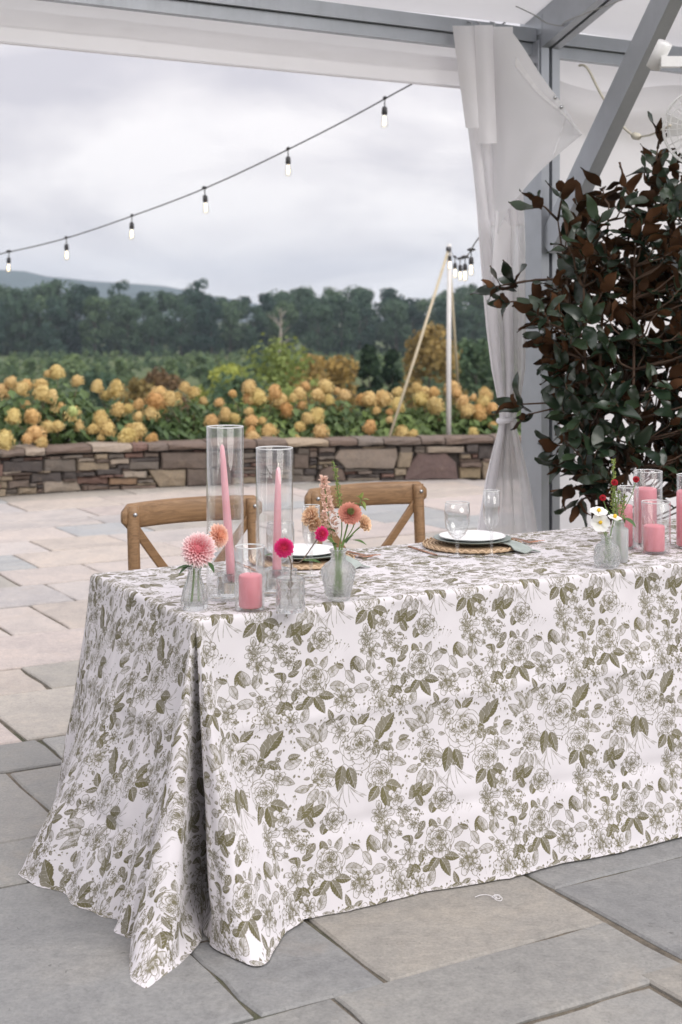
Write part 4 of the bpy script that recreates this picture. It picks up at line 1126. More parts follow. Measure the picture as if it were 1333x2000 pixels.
def p_flower(x, y, r_, n=6, dark=.5, center=True, rot0=0):
    lit = pr.uniform(0, 6.28); rot0 = pr.uniform(0, 6)
    for ring_, (f, nn) in enumerate(((1.0, n), (.62, n - 1))):
        for k in range(nn):
            a = rot0 + 2 * math.pi * (k + .5 * ring_) / nn + pr.uniform(-.2, .2)
            petal(x, y, a, r_ * f * .30, r_ * f * pr.uniform(.78, 1.15), math.pi / nn * pr.uniform(.9, 1.15), dark, (.6 + .7 * dark) * (.62 + .38 * math.cos(a - lit)))
    fill([(x + r_ * .2 * math.cos(k), y + r_ * .2 * math.sin(k)) for k in np.linspace(0, 6, 12)], .75)
    for k in range(9):
        a = k * 2.4; q = r_ * .22 * math.sqrt(k / 9); stroke([(x + q * math.cos(a), y + q * math.sin(a)), (x + q * math.cos(a) + 1.2, y + q * math.sin(a))], 2.0, .15 if k % 2 else 1)
def p_rose(x, y, r_, dark=.5):
    rot0 = pr.uniform(0, 6); lit = pr.uniform(0, 6.28)
    for ring_, (f, nn) in enumerate(((1.0, 6), (.82, 5), (.62, 5), (.44, 4), (.28, 3))):
        ox, oy = x + (1 - f) * r_ * .22 * math.cos(lit), y + (1 - f) * r_ * .22 * math.sin(lit)
        for k in range(nn):
            a = rot0 + ring_ * .7 + 2 * math.pi * k / nn + pr.uniform(-.25, .25)
            petal(ox, oy, a, r_ * f * .66, r_ * f * pr.uniform(.92, 1.12), math.pi / nn * pr.uniform(1.1, 1.5), dark, (.55 + .75 * dark) * (.58 + .42 * math.cos(a - lit)) + (.25 if ring_ > 2 else 0))
    ox, oy = x + r_ * .2 * math.cos(lit), y + r_ * .2 * math.sin(lit)
    for k in range(8):
        a = k * 2.4; stroke([(ox + r_ * .06 * math.cos(a), oy + r_ * .06 * math.sin(a)), (ox + r_ * .2 * math.cos(a + .8), oy + r_ * .2 * math.sin(a + .8))], 2.4, .95)
def p_berries(x, y, w, h, n=16, ang=0):
    base_ = (x - w * .2, y + h * .5)
    for k in range(n):
        px_, py_ = x + pr.uniform(-.5, .5) * w, y + pr.uniform(-.5, .5) * h
        stroke([(px_, py_), (px_ + (base_[0] - px_) * .3, py_ + (base_[1] - py_) * .3)], 1.0, .55)
        s = pr.uniform(2.2, 4.2); fill([(px_ + s * math.cos(t), py_ + s * 1.25 * math.sin(t)) for t in np.linspace(0, 5.6, 8)], .9)
def p_curve(P, w=1.8, val=.7): stroke(cat_rom(P, 6), w, val)
def p_twig(x, y, ang, L):
    for k in range(5):
        a = math.radians(ang + pr.uniform(-26, 26)); l = L * pr.uniform(.6, 1.0); c = pr.uniform(-.3, .3)
        P = [(x, y)] + [(x + l * t * math.cos(a + c * t * 1.6), y + l * t * math.sin(a + c * t * 1.6)) for t in (.33, .66, 1.0)]
        p_curve(P, 2.8, .6)
def Z(x, y):      # coordinates read off the enlarged photograph -> tile pixels
    u = (x - 200) / 590; v = (y + .144 * x - 340) / 985
    return (u % 1) * IW, (v % 1) * IH
KS = IW / 590
def zl(x, y, ang, L, tone=.92, W=None): a, b_ = Z(x, y); p_leaf(a, b_, ang, L * KS, (W * KS if W else None), tone)
def zf_(x, y, r_, n=6, dark=.5): a, b_ = Z(x, y); p_flower(a, b_, r_ * KS, n, dark)
def zr(x, y, r_, dark=.5): a, b_ = Z(x, y); p_rose(a, b_, r_ * KS, dark)
def zb(x, y, w, h, n=16): a, b_ = Z(x, y); p_berries(a, b_, w * KS, h * KS, n)
def zc(P, w=1.8, val=.7):
    a0, b0 = Z(*P[0]); Q = [(a0 + (x - P[0][0]) * KS, b0 + (y - P[0][1] + .144 * (x - P[0][0])) * IH / 985) for x, y in P]; p_curve(Q, w, val)
# stems first, blossoms and leaves over them
zc([(345, 480), (380, 520), (440, 540)], 3); zc([(640, 330), (600, 420), (540, 470), (480, 520)], 3); zc([(640, 330), (700, 420), (740, 500)], 2.4)
zc([(780, 620), (800, 690), (770, 740), (690, 760)], 2.4); zc([(300, 720), (360, 800), (430, 850), (560, 830), (650, 790)], 2.4); zc([(690, 860), (740, 850), (810, 900), (830, 1000)], 2.6)
zc([(580, 1300), (640, 1230), (740, 1180), (830, 1100)], 3); zc([(830, 1100), (920, 1060), (990, 960)], 3); zc([(920, 1240), (960, 1290), (1030, 1390)], 2.6)
for x, y, a, L in ((640, 320, 85, 120), (650, 320, 60, 90), (735, 1290, 100, 130), (760, 1290, 70, 120)): q = Z(x, y); p_twig(q[0], q[1], a, L * KS)
zb(760, 545, 120, 130, 22); zb(290, 965, 110, 120, 22); zb(640, 935, 70, 80, 10); zb(545, 790, 50, 60, 8); zb(530, 1180, 70, 120, 10); zb(1090, 1060, 60, 60, 6); zb(470, 1370, 60, 130, 10); zb(480, 1040, 60, 90, 10)
for q in ((545, 460, -30, 95, .85), (560, 470, -110, 70, .85), (265, 660, 110, 80, .9), (250, 690, 60, 70, .85), (600, 560, -60, 90, .95), (560, 520, -120, 80, .95), (590, 590, 70, 85, .95), (560, 600, 130, 70, .9), (480, 690, 190, 60, .95), (490, 690, -20, 60, .9), (470, 670, 90, 55, .9),
          (690, 690, -35, 90, .5), (700, 740, 10, 95, .5), (660, 650, -60, 70, .5), (300, 740, -120, 80, .5), (330, 760, -80, 90, .5), (320, 830, 170, 90, .5), (515, 830, -80, 70, .9), (510, 870, -150, 80, .95), (520, 870, -20, 60, .9), (430, 900, -60, 75, .95), (450, 890, 20, 60, .9),
          (620, 800, 60, 95, .95), (610, 795, 130, 85, .95), (640, 790, 10, 85, .9), (610, 780, -150, 80, .95), (640, 780, -50, 70, .9), (560, 960, 30, 80, .5), (545, 940, -60, 75, .6), (390, 1000, 90, 55, .95), (785, 640, -160, 55, .95), (800, 660, 60, 75, .5), (700, 930, -110, 60, .95), (720, 935, -30, 55, .95), (705, 930, 160, 50, .9),
          (560, 1060, -20, 90, .6), (590, 1070, -150, 90, .6), (640, 1050, -80, 100, .5), (620, 1050, -110, 80, .5), (840, 960, -40, 80, .9), (830, 965, -120, 60, .8), (940, 1050, -70, 110, .8), (965, 1010, -50, 120, .92), (950, 1060, 170, 90, .95), (960, 1070, 30, 80, .95), (940, 1070, 100, 70, .9), (1040, 1100, -20, 90, .6), (1010, 1160, 20, 80, .5), (1060, 1050, -10, 60, .7)): zl(*q)
zf_(740, 985, 62, 6); zf_(620, 1120, 50, 5, .4); zf_(1000, 1160, 50, 6, .4); zr(835, 1090, 104, .4); zr(640, 1228, 66, .9); zr(925, 1240, 74, .7)
for q in ((740, 1180, 105, 125, .95, 60), (770, 1190, 75, 110, .95, 56), (600, 1300, 130, 90, .6), (620, 1310, 95, 80, .6), (560, 1290, 170, 70, .5), (960, 1290, 20, 95, .92, 60), (945, 1300, 75, 125, .95, 66), (920, 1300, 130, 90, .92, 52), (700, 1230, -160, 60, .6)): zl(*q)
zf_(330, 560, 66, 7, .8); zf_(350, 632, 56, 6, .7); zf_(450, 548, 42, 6, .6); zf_(497, 608, 42, 6, .6); zf_(420, 470, 48, 5, .6); zr(672, 480, 60, .9); zr(625, 708, 76, .8); zf_(450, 765, 58, 6, .6); zf_(365, 842, 44, 6, .5); zf_(775, 820, 64, 7, .8); zf_(380, 928, 64, 6, .7); zf_(495, 925, 46, 6, .5)
for q in ((490, 470, -40, 105, .9, 50), (505, 480, -85, 70, .9)): zl(*q)
# the fussy small leaflets, buds and hatching that fill each bouquet
cent = [(330, 560), (350, 632), (450, 548), (497, 608), (420, 470), (672, 480), (625, 708), (450, 765), (365, 842), (775, 820), (380, 928), (495, 925), (740, 985), (620, 1120), (1000, 1160), (835, 1090), (640, 1228), (925, 1240), (590, 560), (620, 800), (960, 1050), (760, 1200)]
for q in cent:
    for k in range(7):
        a = pr.uniform(0, 360); rr0 = pr.uniform(36, 84); x, y = Z(q[0] + rr0 * math.cos(math.radians(a)), q[1] + rr0 * math.sin(math.radians(a)))
        wx = np.ix_(np.arange(int(y) - 5, int(y) + 6) % IH, np.arange(int(x) - 5, int(x) + 6) % IW)
        if ink[wx].mean() > .42: continue
        if pr.random() < .62: p_leaf(x, y, a + pr.uniform(-60, 60), pr.uniform(16, 34), None, pr.choice((.95, .95, .9, .5)))
        elif pr.random() < .5: p_flower(x, y, pr.uniform(11, 17), 5, .9)
        else: p_berries(x, y, 34, 34, 6)
# broken, hand-engraved ink
yy, xx = np.mgrid[0:IH, 0:IW]
rs = np.random.RandomState(3)
pat = np.zeros((IH, IW), np.float32)
for fx, fy in [(rs.randint(-26, 27), rs.randint(-34, 35)) for _ in range(26)]: pat += np.cos(2 * np.pi * (xx * fx / IW + yy * fy / IH) + rs.rand() * 6.28)
pat /= 26 ** .5
hat = .5 + .5 * np.cos(2 * np.pi * (xx * 60 / IW + yy * 90 / IH))
ink = np.where((ink > .04) & (ink < .8), np.clip(ink * (.95 + .35 * pat) + .16 * (hat - .35) * (ink > .1), 0, 1), ink)
ink = np.clip(ink, 0, 1)
img = bpy.data.images.new('floral_ink', IW, IH, alpha=False, float_buffer=False); img.colorspace_settings.name = 'Non-Color'
px = np.ones((IH, IW, 4), np.float32); px[..., :3] = ink[::-1, :, None]
img.pixels.foreach_set(px.ravel()); img.update(); img.pack()

def cloth_mat():
    n = NT('printed_cotton'); uv = n.n('ShaderNodeUVMap').outputs[0]
    ti = n.n('ShaderNodeTexImage', image=img, interpolation='Cubic'); n.l(uv, ti.inputs[0])
    p = n.pos(); tonev = n.noise(2.5, 3, .5, uv)
    inkc = n.ramp(tonev, [(.3, (.084, .073, .018)), (.7, (.122, .107, .032))])
    wv = n.n('ShaderNodeTexWave', wave_type='BANDS'); wv.inputs['Scale'].default_value = 90; n.l(uv, wv.inputs['Vector'])
    white = n.ramp(n.noise(6, 4, .6, p), [(.3, (.645, .62, .64)), (.7, (.69, .665, .683))])
    c = n.mix(n.math('MULTIPLY', ti.outputs[0], .93), white, inkc)
    n.set(col=c, rough=.95, spec=.05, sheen=.1)
    b1 = n.bump(n.noise(9, 4, .55, p, .4), .12, .012); n.bump(wv.outputs[0], .05, .001, b1)
    tr = n.n('ShaderNodeBsdfTranslucent'); n.l(c, tr.inputs[0])
    ms = n.n('ShaderNodeMixShader'); ms.inputs[0].default_value = .12
    n.l(n.b.outputs[0], ms.inputs[1]); n.l(tr.outputs[0], ms.inputs[2]); n.l(ms.outputs[0], n.out.inputs[0]); return n.mat
M['cloth'] = cloth_mat()
ZC = ZT + .002; RR = .016; DROP = .80
# columns round the cloth: (top corner point a,b), (outward n), hem (a,b), hem cloth coords, top cloth coords
cols = []
def fr_flare(a): return interp(a, [(0, .12), (.3, .12), (.8, .145), (1.46, .185), (2.6, .20)])
nF = 210
for i in range(nF):                                 # front, from the right end to the near corner
    a = TL - (TL - .24) * i / nF
    at = max(RR, a - .24 * max(0, 1 - (a - .24) / .5) ** 2)     # the top edge reaches the corner as the hem starts to swing round
    wav = .010 * math.sin(a * 5.2 + 1) + .006 * math.sin(a * 13 + .4)
    cols.append(((min(at, TL - RR), RR), (0, -1), (a, -fr_flare(a) + wav), (a, -DROP), (at, 0), .0))
# near corner: where each fold hangs just above the floor, and where its hem then lies on the stone (front, left)
fall = [(.119, -.22), (.15, -.165), (.195, -.105), (.222, -.062), (.232, -.03), (.21, -.008), (.165, .002), (.12, .008), (.02, -.05), (-.14, -.17), (-.11, -.10), (-.01, .0), (.09, .07), (.132, .093), (.172, .13), (.176, .17), (.145, .198), (.10, .202), (.045, .172), (.0, .151)]
hemc = [(.13, -.24), (.163, -.175), (.225, -.115), (.278, -.07), (.287, -.038), (.25, -.010), (.185, .004), (.128, .012), (.07, .0), (.03, -.01), (.05, .0), (.09, .02), (.122, .045), (.19, .12), (.243, .20), (.264, .238), (.205, .240), (.13, .222), (.06, .188), (.0, .165)]
corner = cat_rom([f + h for f, h in zip(fall, hemc)], 9)
ln = [0]
for p, q in zip(corner, corner[1:]): ln.append(ln[-1] + .5 * math.dist(p[:2], q[:2]) + .5 * math.dist(p[2:], q[2:]))
tipi = 15 * 9
for i, (f, l, hf, hl) in enumerate(corner):
    t = ln[i] / ln[-1]
    nn = Vector((-t, -(1 - t))); nn.normalize()
    if i <= tipi: k = ln[i] / ln[tipi]; hc = (.24 - (DROP + .24) * k, -DROP)
    else: k = (ln[i] - ln[tipi]) / (ln[-1] - ln[tipi]); hc = (-DROP, -DROP + (DROP - .42) * k)
    cols.append(((RR, RR), (nn.x, nn.y), (-hl, -hf), hc, (0, 0), (-l, -f)))
left = cat_rom([(.0, .168), (-.10, .17), (-.207, .2), (-.38, .249), (-.53, .272), (-.62, .20), (-.70, .13), (-.76, .07)], 22)[1:]
for i, (f, l) in enumerate(left):
    t = (i + 1) / len(left)
    wav = .008 * math.sin(t * 16)
    bt = RR + (TW - 2 * RR) * t
    cols.append(((RR, bt), (-1, 0), (-l - wav, -f), (-DROP, -.42 + (TW + .42) * t), (0, bt), .0))
bc = cat_rom([(-.07, .76), (-.09, .84), (-.05, .90), (.0, .86), (.08, .95), (.2, .94), (.32, .88)], 6)[1:]
for i, (a, b_) in enumerate(bc):
    t = (i + 1) / len(bc); nn = Vector((-(1 - t), t)).normalized()
    hc = (-DROP + 2 * DROP * max(0, t - .5) , TW + 2 * DROP * min(.5, t))
    cols.append(((RR, TW - RR), (nn.x, nn.y), (a, b_), hc, (0, TW), 1.0))
nB = 60
for i in range(1, nB + 1):
    a = .32 + (TL - .32) * i / nB; at = RR + (TL - 2 * RR) * i / nB
    cols.append(((at, TW - RR), (0, 1), (a, TW + .12), (a, TW + DROP), (at, TW), 0))
bc = cat_rom([(TL, TW + .12), (TL + .18, TW + .2), (TL + .2, TW + .02)], 6)[1:]
for i, (a, b_) in enumerate(bc):
    t = (i + 1) / len(bc); nn = Vector((t, 1 - t)).normalized(); cols.append(((TL - RR, TW - RR), (nn.x, nn.y), (a, b_), (TL + DROP * t, TW + DROP * (1 - t)), (TL, TW), 1))
for i in range(1, 21):
    t = i / 20; b_ = (TW + .02) * (1 - t) - .02 * t; cols.append(((TL - RR, TW - RR - (TW - 2 * RR) * t), (1, 0), (TL + .18, b_), (TL + DROP, b_), (TL, TW * (1 - t)), 0))
bc = cat_rom([(TL + .18, -.02), (TL + .2, -.2), (TL, -fr_flare(TL))], 6)[1:-1]
for i, (a, b_) in enumerate(bc):
    t = (i + 1) / (len(bc) + 1); nn = Vector((1 - t, -t)).normalized(); cols.append(((TL - RR, RR), (nn.x, nn.y), (a, b_), (TL + DROP * (1 - t), -DROP * t), (TL, 0), 1))
NR = 64
V = []; UV = []
NA = 5
def crease(d, w, h): return h * math.exp(-abs(d) / w)
for (ta, tb), (na, nb), (ha, hb_), (hu, hv), (tu, tv), cone in cols:
    ea, eb = ta + na * RR, tb + nb * RR
    pts = []
    for k in range(NA):
        an = math.pi / 2 * k / (NA - 1)
        pts.append((ta + na * RR * math.sin(an), tb + nb * RR * math.sin(an), ZC - RR + RR * math.cos(an), k / (NA - 1) * .02))
    Lh = math.hypot(ha - ea, hb_ - eb)
    for k in range(1, NR + 1):
        t = k / NR; tt = t
        gz = t ** 1.22
        a = ea + (ha - ea) * gz; b_ = eb + (hb_ - eb) * gz; z = (ZC - RR) * (1 - t) + .0035
        if isinstance(cone, tuple):
            if t <= .93: g2 = (t / .93) ** 1.22; a = ea + (cone[0] - ea) * g2; b_ = eb + (cone[1] - eb) * g2
            else: g2 = (t - .93) / .07; a = cone[0] + (ha - cone[0]) * g2; b_ = cone[1] + (hb_ - cone[1]) * g2
        if t > .93 : 
            q = (t - .93) / .07; z = (ZC - RR) * .07 * (1 - q) ** 1.5 + .0035
        if not cone:
            # shallow fold lines from storage and soft sag between them
            c = hu + (tu - hu) * (1 - t); vv = t * DROP
            out = crease(vv - .285, .014, .008) - crease(vv - .58, .014, .009) + (crease((ta if nb else tb) - .86, .012, .008) - crease((ta if nb else tb) - .42, .014, .006) - crease((ta if nb else tb) - 1.28, .012, .007)) * min(1, t * 6)
            out += .016 * noise.noise(Vector((ta * 3.1 + tb * 4, t * 2.2, 1.5))) * min(1, t * 3) + .004 * noise.noise(Vector((ta * 9 + tb * 9, t * 5, 4.5)))
            if na < 0: out += (.013 * math.sin(tb * 34 + 1.2 * math.sin(t * 3)) + .008 * math.sin(tb * 71 + 2)) * t ** 1.3
            out += .0035 * noise.noise(Vector((ta * 16 + tb * 16 + t * 7, t * 9 - ta * 5, 9.5)))
            a += na * out; b_ += nb * out
        else:
            j = (.012 * noise.noise(Vector((a * 9, b_ * 9, t * 4))) + .006 * noise.noise(Vector((a * 22, b_ * 22, t * 9)))) * t; a += j; b_ += j * .7
        pts.append((a, b_, z, .02 + (1 - .02) * t))
    for a, b_, z, f in pts:
        V.append(tp(a, b_, z)); UV.append(((tu + (hu - tu) * f) / TUW, (tv + (hv - tv) * f) / TVH))
nr = NA + NR; nc = len(cols)
fs = [(i * nr + k, i * nr + k + 1, ((i + 1) % nc) * nr + k + 1, ((i + 1) % nc) * nr + k) for i in range(nc) for k in range(nr - 1)]
# top sheet
ga, gb = 90, 30; o0 = len(V)
for j in range(gb + 1):
    for i in range(ga + 1):
        a = RR + (TL - 2 * RR) * i / ga; b_ = RR + (TW - 2 * RR) * j / gb
        edge_ = min(i, j, ga - i, gb - j) == 0
        V.append(tp(a, b_, ZC + (0 if edge_ else .0014 * noise.noise(Vector((a * 7, b_ * 7, 0))) - .0006)))
        UV.append((a / TUW, b_ / TVH))
fs += [(o0 + j * (ga + 1) + i, o0 + j * (ga + 1) + i + 1, o0 + (j + 1) * (ga + 1) + i + 1, o0 + (j + 1) * (ga + 1) + i) for j in range(gb) for i in range(ga)]
me = bpy.data.meshes.new('tablecloth'); me.from_pydata([tuple(v) for v in V], [], fs); me.materials.append(M['cloth'])
ul = me.uv_layers.new(name='UVMap'); li = np.empty(len(me.loops), np.int32); me.loops.foreach_get('vertex_index', li)
UVa = np.array(UV, np.float32)
UVa[:, 0] += (-.155) / TUW + Z(290, 430)[0] / IW; UVa[:, 1] += .04 / TVH + 1 - Z(290, 430)[1] / IH
ul.data.foreach_set('uv', UVa[li].ravel()); me.polygons.foreach_set('use_smooth', [True] * len(me.polygons))
tag(link('tablecloth', me), 'floor-length white tablecloth printed with olive roses and leaves', 'tablecloth')

# ------------------------------------------------------------------ chairs
def wood():
    n = NT('oak_wood'); v = n.coord('Object', (1, 1, 1)); oi = n.n('ShaderNodeObjectInfo')
    mp = n.n('ShaderNodeMapping'); mp.inputs['Scale'].default_value = (2.2, 26, 26); n.l(v, mp.inputs[0])
    f = n.noise(3.0, 6, .65, mp.outputs[0], .8); g_ = n.noise(7, 3, .5, v)
    c = n.ramp(f, [(.25, (.14, .08, .04)), (.5, (.25, .148, .074)), (.75, (.33, .205, .108))])
    c = n.mix(.5, c, n.ramp(g_, [(.3, (.75, .72, .7)), (.7, (1.1, 1.1, 1.1))]), 'MULTIPLY')
    n.set(col=c, rough=n.ramp(f, [(.3, (.52,) * 3), (.7, (.38,) * 3)]), spec=.4); n.bump(f, .15, .002); return n.mat
M['wood'] = wood(); M['seat'] = simple('woven_seat', (.30, .22, .13), .8, .2, 60, .5, 160)
def make_chair(label, c, rz):
    # local: x along the back rail, +y towards the back (away from the table), origin on the floor under the rail
    t = thing('cross_back_chair', label, 'chair', c, rz, 'cross-back chairs along the far side of the table')
    W = .215                                        # half spacing of the posts
    zr_ = .875
    def arc(x): return .045 * (1 - (x / .25) ** 2)  # the rail bows backwards
    m = MB(); nn = 22; prof = []
    for k in range(12):
        a = 2 * math.pi * k / 12; ca, sa = math.cos(a), math.sin(a)
        prof.append((.017 * math.copysign(abs(ca) ** .6, ca), .042 * math.copysign(abs(sa) ** .55, sa)))
    V = []
    for i in range(nn + 1):
        x = -.25 + .5 * i / nn; e_ = 1 - max(0, (abs(x) - .232) / .018) ** 2 * .55
        for (py, pz) in prof: V.append((x, arc(x) + py * (e_ ** .5), zr_ + pz * e_ + .004 * math.cos(x * 6)))
    n = 12
    fs = [(i * n + k, i * n + (k + 1) % n, (i + 1) * n + (k + 1) % n, (i + 1) * n + k) for i in range(nn) for k in range(n)] + [tuple(reversed(range(n))), tuple(range(nn * n, (nn + 1) * n))]
    m.add(V, fs, 0, True); rail = m.build('top_rail', M['wood'], t)
    for s in (-1, 1):
        m = MB(); P = cat_rom([(s * W * .92, .03, .004), (s * W * .96, -.02, .25), (s * W * .98, -.045, .46), (s * W, -.02, .70), (s * W * 1.0, -.006, .91)], 5)
        m.tube(P, [.014 + .006 * min(1, i / 8) for i in range(len(P))], 12); leg = m.build('rear_post', M['wood'], t)
        m = MB(); m.tube([(s * W, -.024, .885), (s * W, -.032, .885)], [.0075, .006], 10); m.build('screw', M['steel'], leg)
        m = MB(); P = cat_rom([(s * .20, -.40, .004), (s * .195, -.40, .25), (s * .185, -.40, .45)], 5); m.tube(P, [.013] * 5 + [.017] * 6, 12); m.build('front_leg', M['wood'], t)
        # crossing slat
        m = MB(); P = cat_rom([(s * (W - .005), .0, .845), (s * .10, .016, .70), (0, .026 + s * .008, .585), (-s * .10, .004, .50), (-s * .16, -.03, .462)], 6)
        for k in range(len(P) - 1): pass
        V = []
        for i, p in enumerate(P):
            tdir = (Vector(P[min(i + 1, len(P) - 1)]) - Vector(P[max(i - 1, 0)])).normalized(); sd = tdir.cross(Vector((0, 1, 0))).normalized(); nd = Vector((0, 1, 0))
            for (u, v_) in ((-1, -.7), (-.8, -1), (.8, -1), (1, -.7), (1, .7), (.8, 1), (-.8, 1), (-1, .7)): V.append(Vector(p) + sd * (.0145 * u) + nd * (.0065 * v_))
        m.add(V, [(i * 8 + k, i * 8 + (k + 1) % 8, (i + 1) * 8 + (k + 1) % 8, (i + 1) * 8 + k) for i in range(len(P) - 1) for k in range(8)] + [tuple(reversed(range(8))), tuple(range((len(P) - 1) * 8, len(P) * 8))])
        m.build('cross_slat', M['wood'], t)
        m = MB(); m.tube([(s * .205, -.02, .22), (s * .195, -.40, .22)], .009, 8); m.build('side_stretcher', M['wood'], t)
    m = MB(); V = []
    for z in (.435, .462):
        for k in range(28):
            a = 2 * math.pi * k / 28; V.append((.215 * math.copysign(abs(math.cos(a)) ** .55, math.cos(a)), -.215 + .205 * math.copysign(abs(math.sin(a)) ** .55, math.sin(a)), z))
    m.add(V, [(k, (k + 1) % 28, 28 + (k + 1) % 28, 28 + k) for k in range(28)] + [tuple(reversed(range(28))), tuple(range(28, 56))]); st_ = m.build('seat', M['wood'], t)
    m = MB(); m.lathe([(.0, .478), (.1, .477), (.16, .472), (.175, .463)], 28, (0, -.215, 0)); m.build('woven_pad', M['seat'], st_)
    return t
make_chair('wooden cross-back chair behind the tall glass candle cylinders', Vector((-.489, 4.705, 0)), ROT)
make_chair('wooden cross-back chair between the zinnia vase and the wine glass', Vector((.093, 5.11, 0)), ROT)

# ------------------------------------------------------------------ things on the table
ZS = ZC + .0015
M['tg'] = thin_glass('clear_glass', (.975, .98, .98), 0, .05); M['bowl'] = thin_glass('bowl_glass', (.95, .955, .955), 0, .09)
M['tgd'] = thin_glass('clear_glass_stem', (.96, .965, .965), 0, .10, .3, 50)
M['cg'] = cut_glass('cut_glass', .0, .22, .0, f0=.05); M['cgb'] = cut_glass('pressed_glass', .02, .25, .5, 170, .08); M['cgf'] = cut_glass('frosted_glass', .25, .35, .3, 160, .3)
def wax(name, c1, c2):
    n = NT(name); f = n.noise(14, 3, .5, n.coord()); n.set(col=n.ramp(f, [(.3, c1), (.7, c2)]), rough=.42, spec=.4, sss=.25)
    n.b.inputs['Subsurface Radius'].default_value = (.012, .005, .004); n.b.inputs['Subsurface Scale'].default_value = .6; return n.mat
M['wax'] = wax('pink_wax', (.74, .27, .315), (.79, .32, .365)); M['waxp'] = wax('pale_pink_wax', (.78, .38, .43), (.83, .45, .50))
M['wick'] = simple('wick', (.62, .57, .5), .9, .2, 80)
def cylinder_vase(label, x, y, dia, h, rot_=0, group='glass cylinders on the table'):
    t = thing('glass_cylinder', label, 'candle cylinder', gp(x, y, ZS), 0, group); R_ = dia / 2; w = .0028
    m = MB(); m.lathe([(R_ - .003, 0), (R_, .003), (R_, h - .0015), (R_ - w / 2, h), (R_ - w, h - .0015), (R_ - w, .008), (R_ - w - .004, .0055), (.001, .005)], 56); m.disc(R_ - .003, 0, 56, up=False); m.build('glass_wall', M['tg'], t)
    m = MB(); P = [((R_ - w / 2) * math.cos(2 * math.pi * k / 56), (R_ - w / 2) * math.sin(2 * math.pi * k / 56), h) for k in range(57)]; m.tube(P, .0019, 6, cap=False); m.build('rim', M['rimg'], t)
    return t
n = NT('rim_glass'); n.set(col=(.92, .94, .94), rough=.05, trans=.6, ior=1.3, spec=.8); M['rimg'] = n.mat
def pillar(label, x, y, dia, h):
    p = gp(x, y, ZS); p.z = ZS + .0058; t = thing('pillar_candle', label, 'candle', p, rnd.uniform(0, 6)); R_ = dia / 2
    m = MB(); m.lathe([(.0, .0), (R_ - .003, 0), (R_, .004), (R_, h - .006), (R_ - .002, h - .002), (R_ - .007, h), (R_ * .5, h - .001), (.004, h + .002), (.0005, h + .002)], 40, rf=lambda a, z: 1 + .004 * math.sin(a * 3 + z * 40)); m.build('wax_body', M['wax'], t)
    m = MB(); m.tube([(0, 0, h), (.001, 0, h + .009), (.003, .001, h + .013)], .0013, 6); m.build('wick', M['wick'], t)
def taper(label, x, y, zb, htop, lean):
    p = gp(x, y, ZS); p.z = ZS + zb; t = thing('taper_candle', label, 'candle', p); L = htop - zb
    P = [(lean * k / 10, 0, L * k / 10) for k in range(11)]; rr_ = [.0125, .0125, .0122, .0118, .0113, .0108, .0102, .0096, .0088, .008, .0058]
    P += [(lean * 1.01, 0, L * 1.012), (lean * 1.012, 0, L * 1.02)]; rr_ += [.0035, .0012]
    m = MB(); m.tube(P, rr_, 20); m.build('wax_body', M['waxp'], t)
    m = MB(); m.tube([P[-1], (lean * 1.01 + .001, 0, L * 1.02 + .012)], .0012, 6); m.build('wick', M['wick'], t)
def holder(label, x, y):
    t = thing('candle_holder', label, 'candle holder', Vector((0, 0, .0055)) + gp(x, y, ZS)); m = MB()
    m.lathe([(.0005, .0), (.034, 0), (.036, .004), (.034, .05), (.036, .058), (.033, .060), (.017, .059), (.0145, .056), (.0140, .035), (.0005, .034)], 24); m.build('glass_body', M['cg'], t)
# left cluster
cylinder_vase('tallest clear glass cylinder holding a leaning pink taper by the chair', 440, 1168, .1005, .462)
holder('chunky clear taper holder inside the tallest cylinder', 449, 1165)
taper('leaning pink taper candle inside the tallest glass cylinder', 453, 1165, .042, .405, -.026)
cylinder_vase('tall glass cylinder beside the tallest, holding an upright pink taper', 536.5, 1158, .1025, .398)
holder('chunky clear taper holder inside the second tall cylinder', 541, 1156)
taper('upright pink taper candle inside the second tall glass cylinder', 541, 1156, .042, .338, .004)
cylinder_vase('short glass cylinder around the pink pillar candle near the pale dahlia', 488, 1190, .0775, .163)
pillar('pink pillar candle in the short cylinder beside the pale dahlia vase', 490, 1190, .061, .086)
# right cluster
cylinder_vase('narrow glass cylinder half hidden behind the white blossom vase', 1227, 1070, .070, .20)
pillar('slim pink pillar candle half hidden behind the white blossoms', 1221, 1070, .050, .137)
cylinder_vase('tall glass cylinder behind the short one in the candle group', 1266, 1062, .096, .243)
pillar('tall thick pink pillar candle standing behind the short candle', 1261, 1062, .075, .182)
cylinder_vase('short wide glass cylinder in front of the tall pillar candle', 1281.5, 1079, .094, .163)
pillar('short pink pillar candle in front of the tall one', 1278, 1079, .068, .083)
cylinder_vase('tall glass cylinder at the outer edge of the candle group', 1352, 1069, .100, .238)
pillar('thick pink pillar candle at the outer edge of the candle group', 1345, 1069, .077, .182)

# ---- vases
def vase(label, x, y, prof, inner, n, mat, rf=None, extra=None, name='bud_vase', sm=False, rz=0):
    t = thing(name, label, 'vase', gp(x, y, ZS), rz); m = MB()
    m.lathe(prof + inner, n, rf=rf, sm=sm); m.build('glass_body', mat, t); return t
# faceted bottle vase
vase('faceted clear bottle vase holding the large pale pink dahlia', 380, 1189, [(.0005, 0), (.030, 0), (.034, .006), (.036, .022), (.030, .05), (.020, .078), (.0165, .094), (.0185, .103), (.0215, .108), (.0205, .110)], [(.0165, .106), (.0135, .094), (.017, .076), (.026, .048), (.031, .024), (.028, .012), (.0005, .010)], 10, M['cg'])
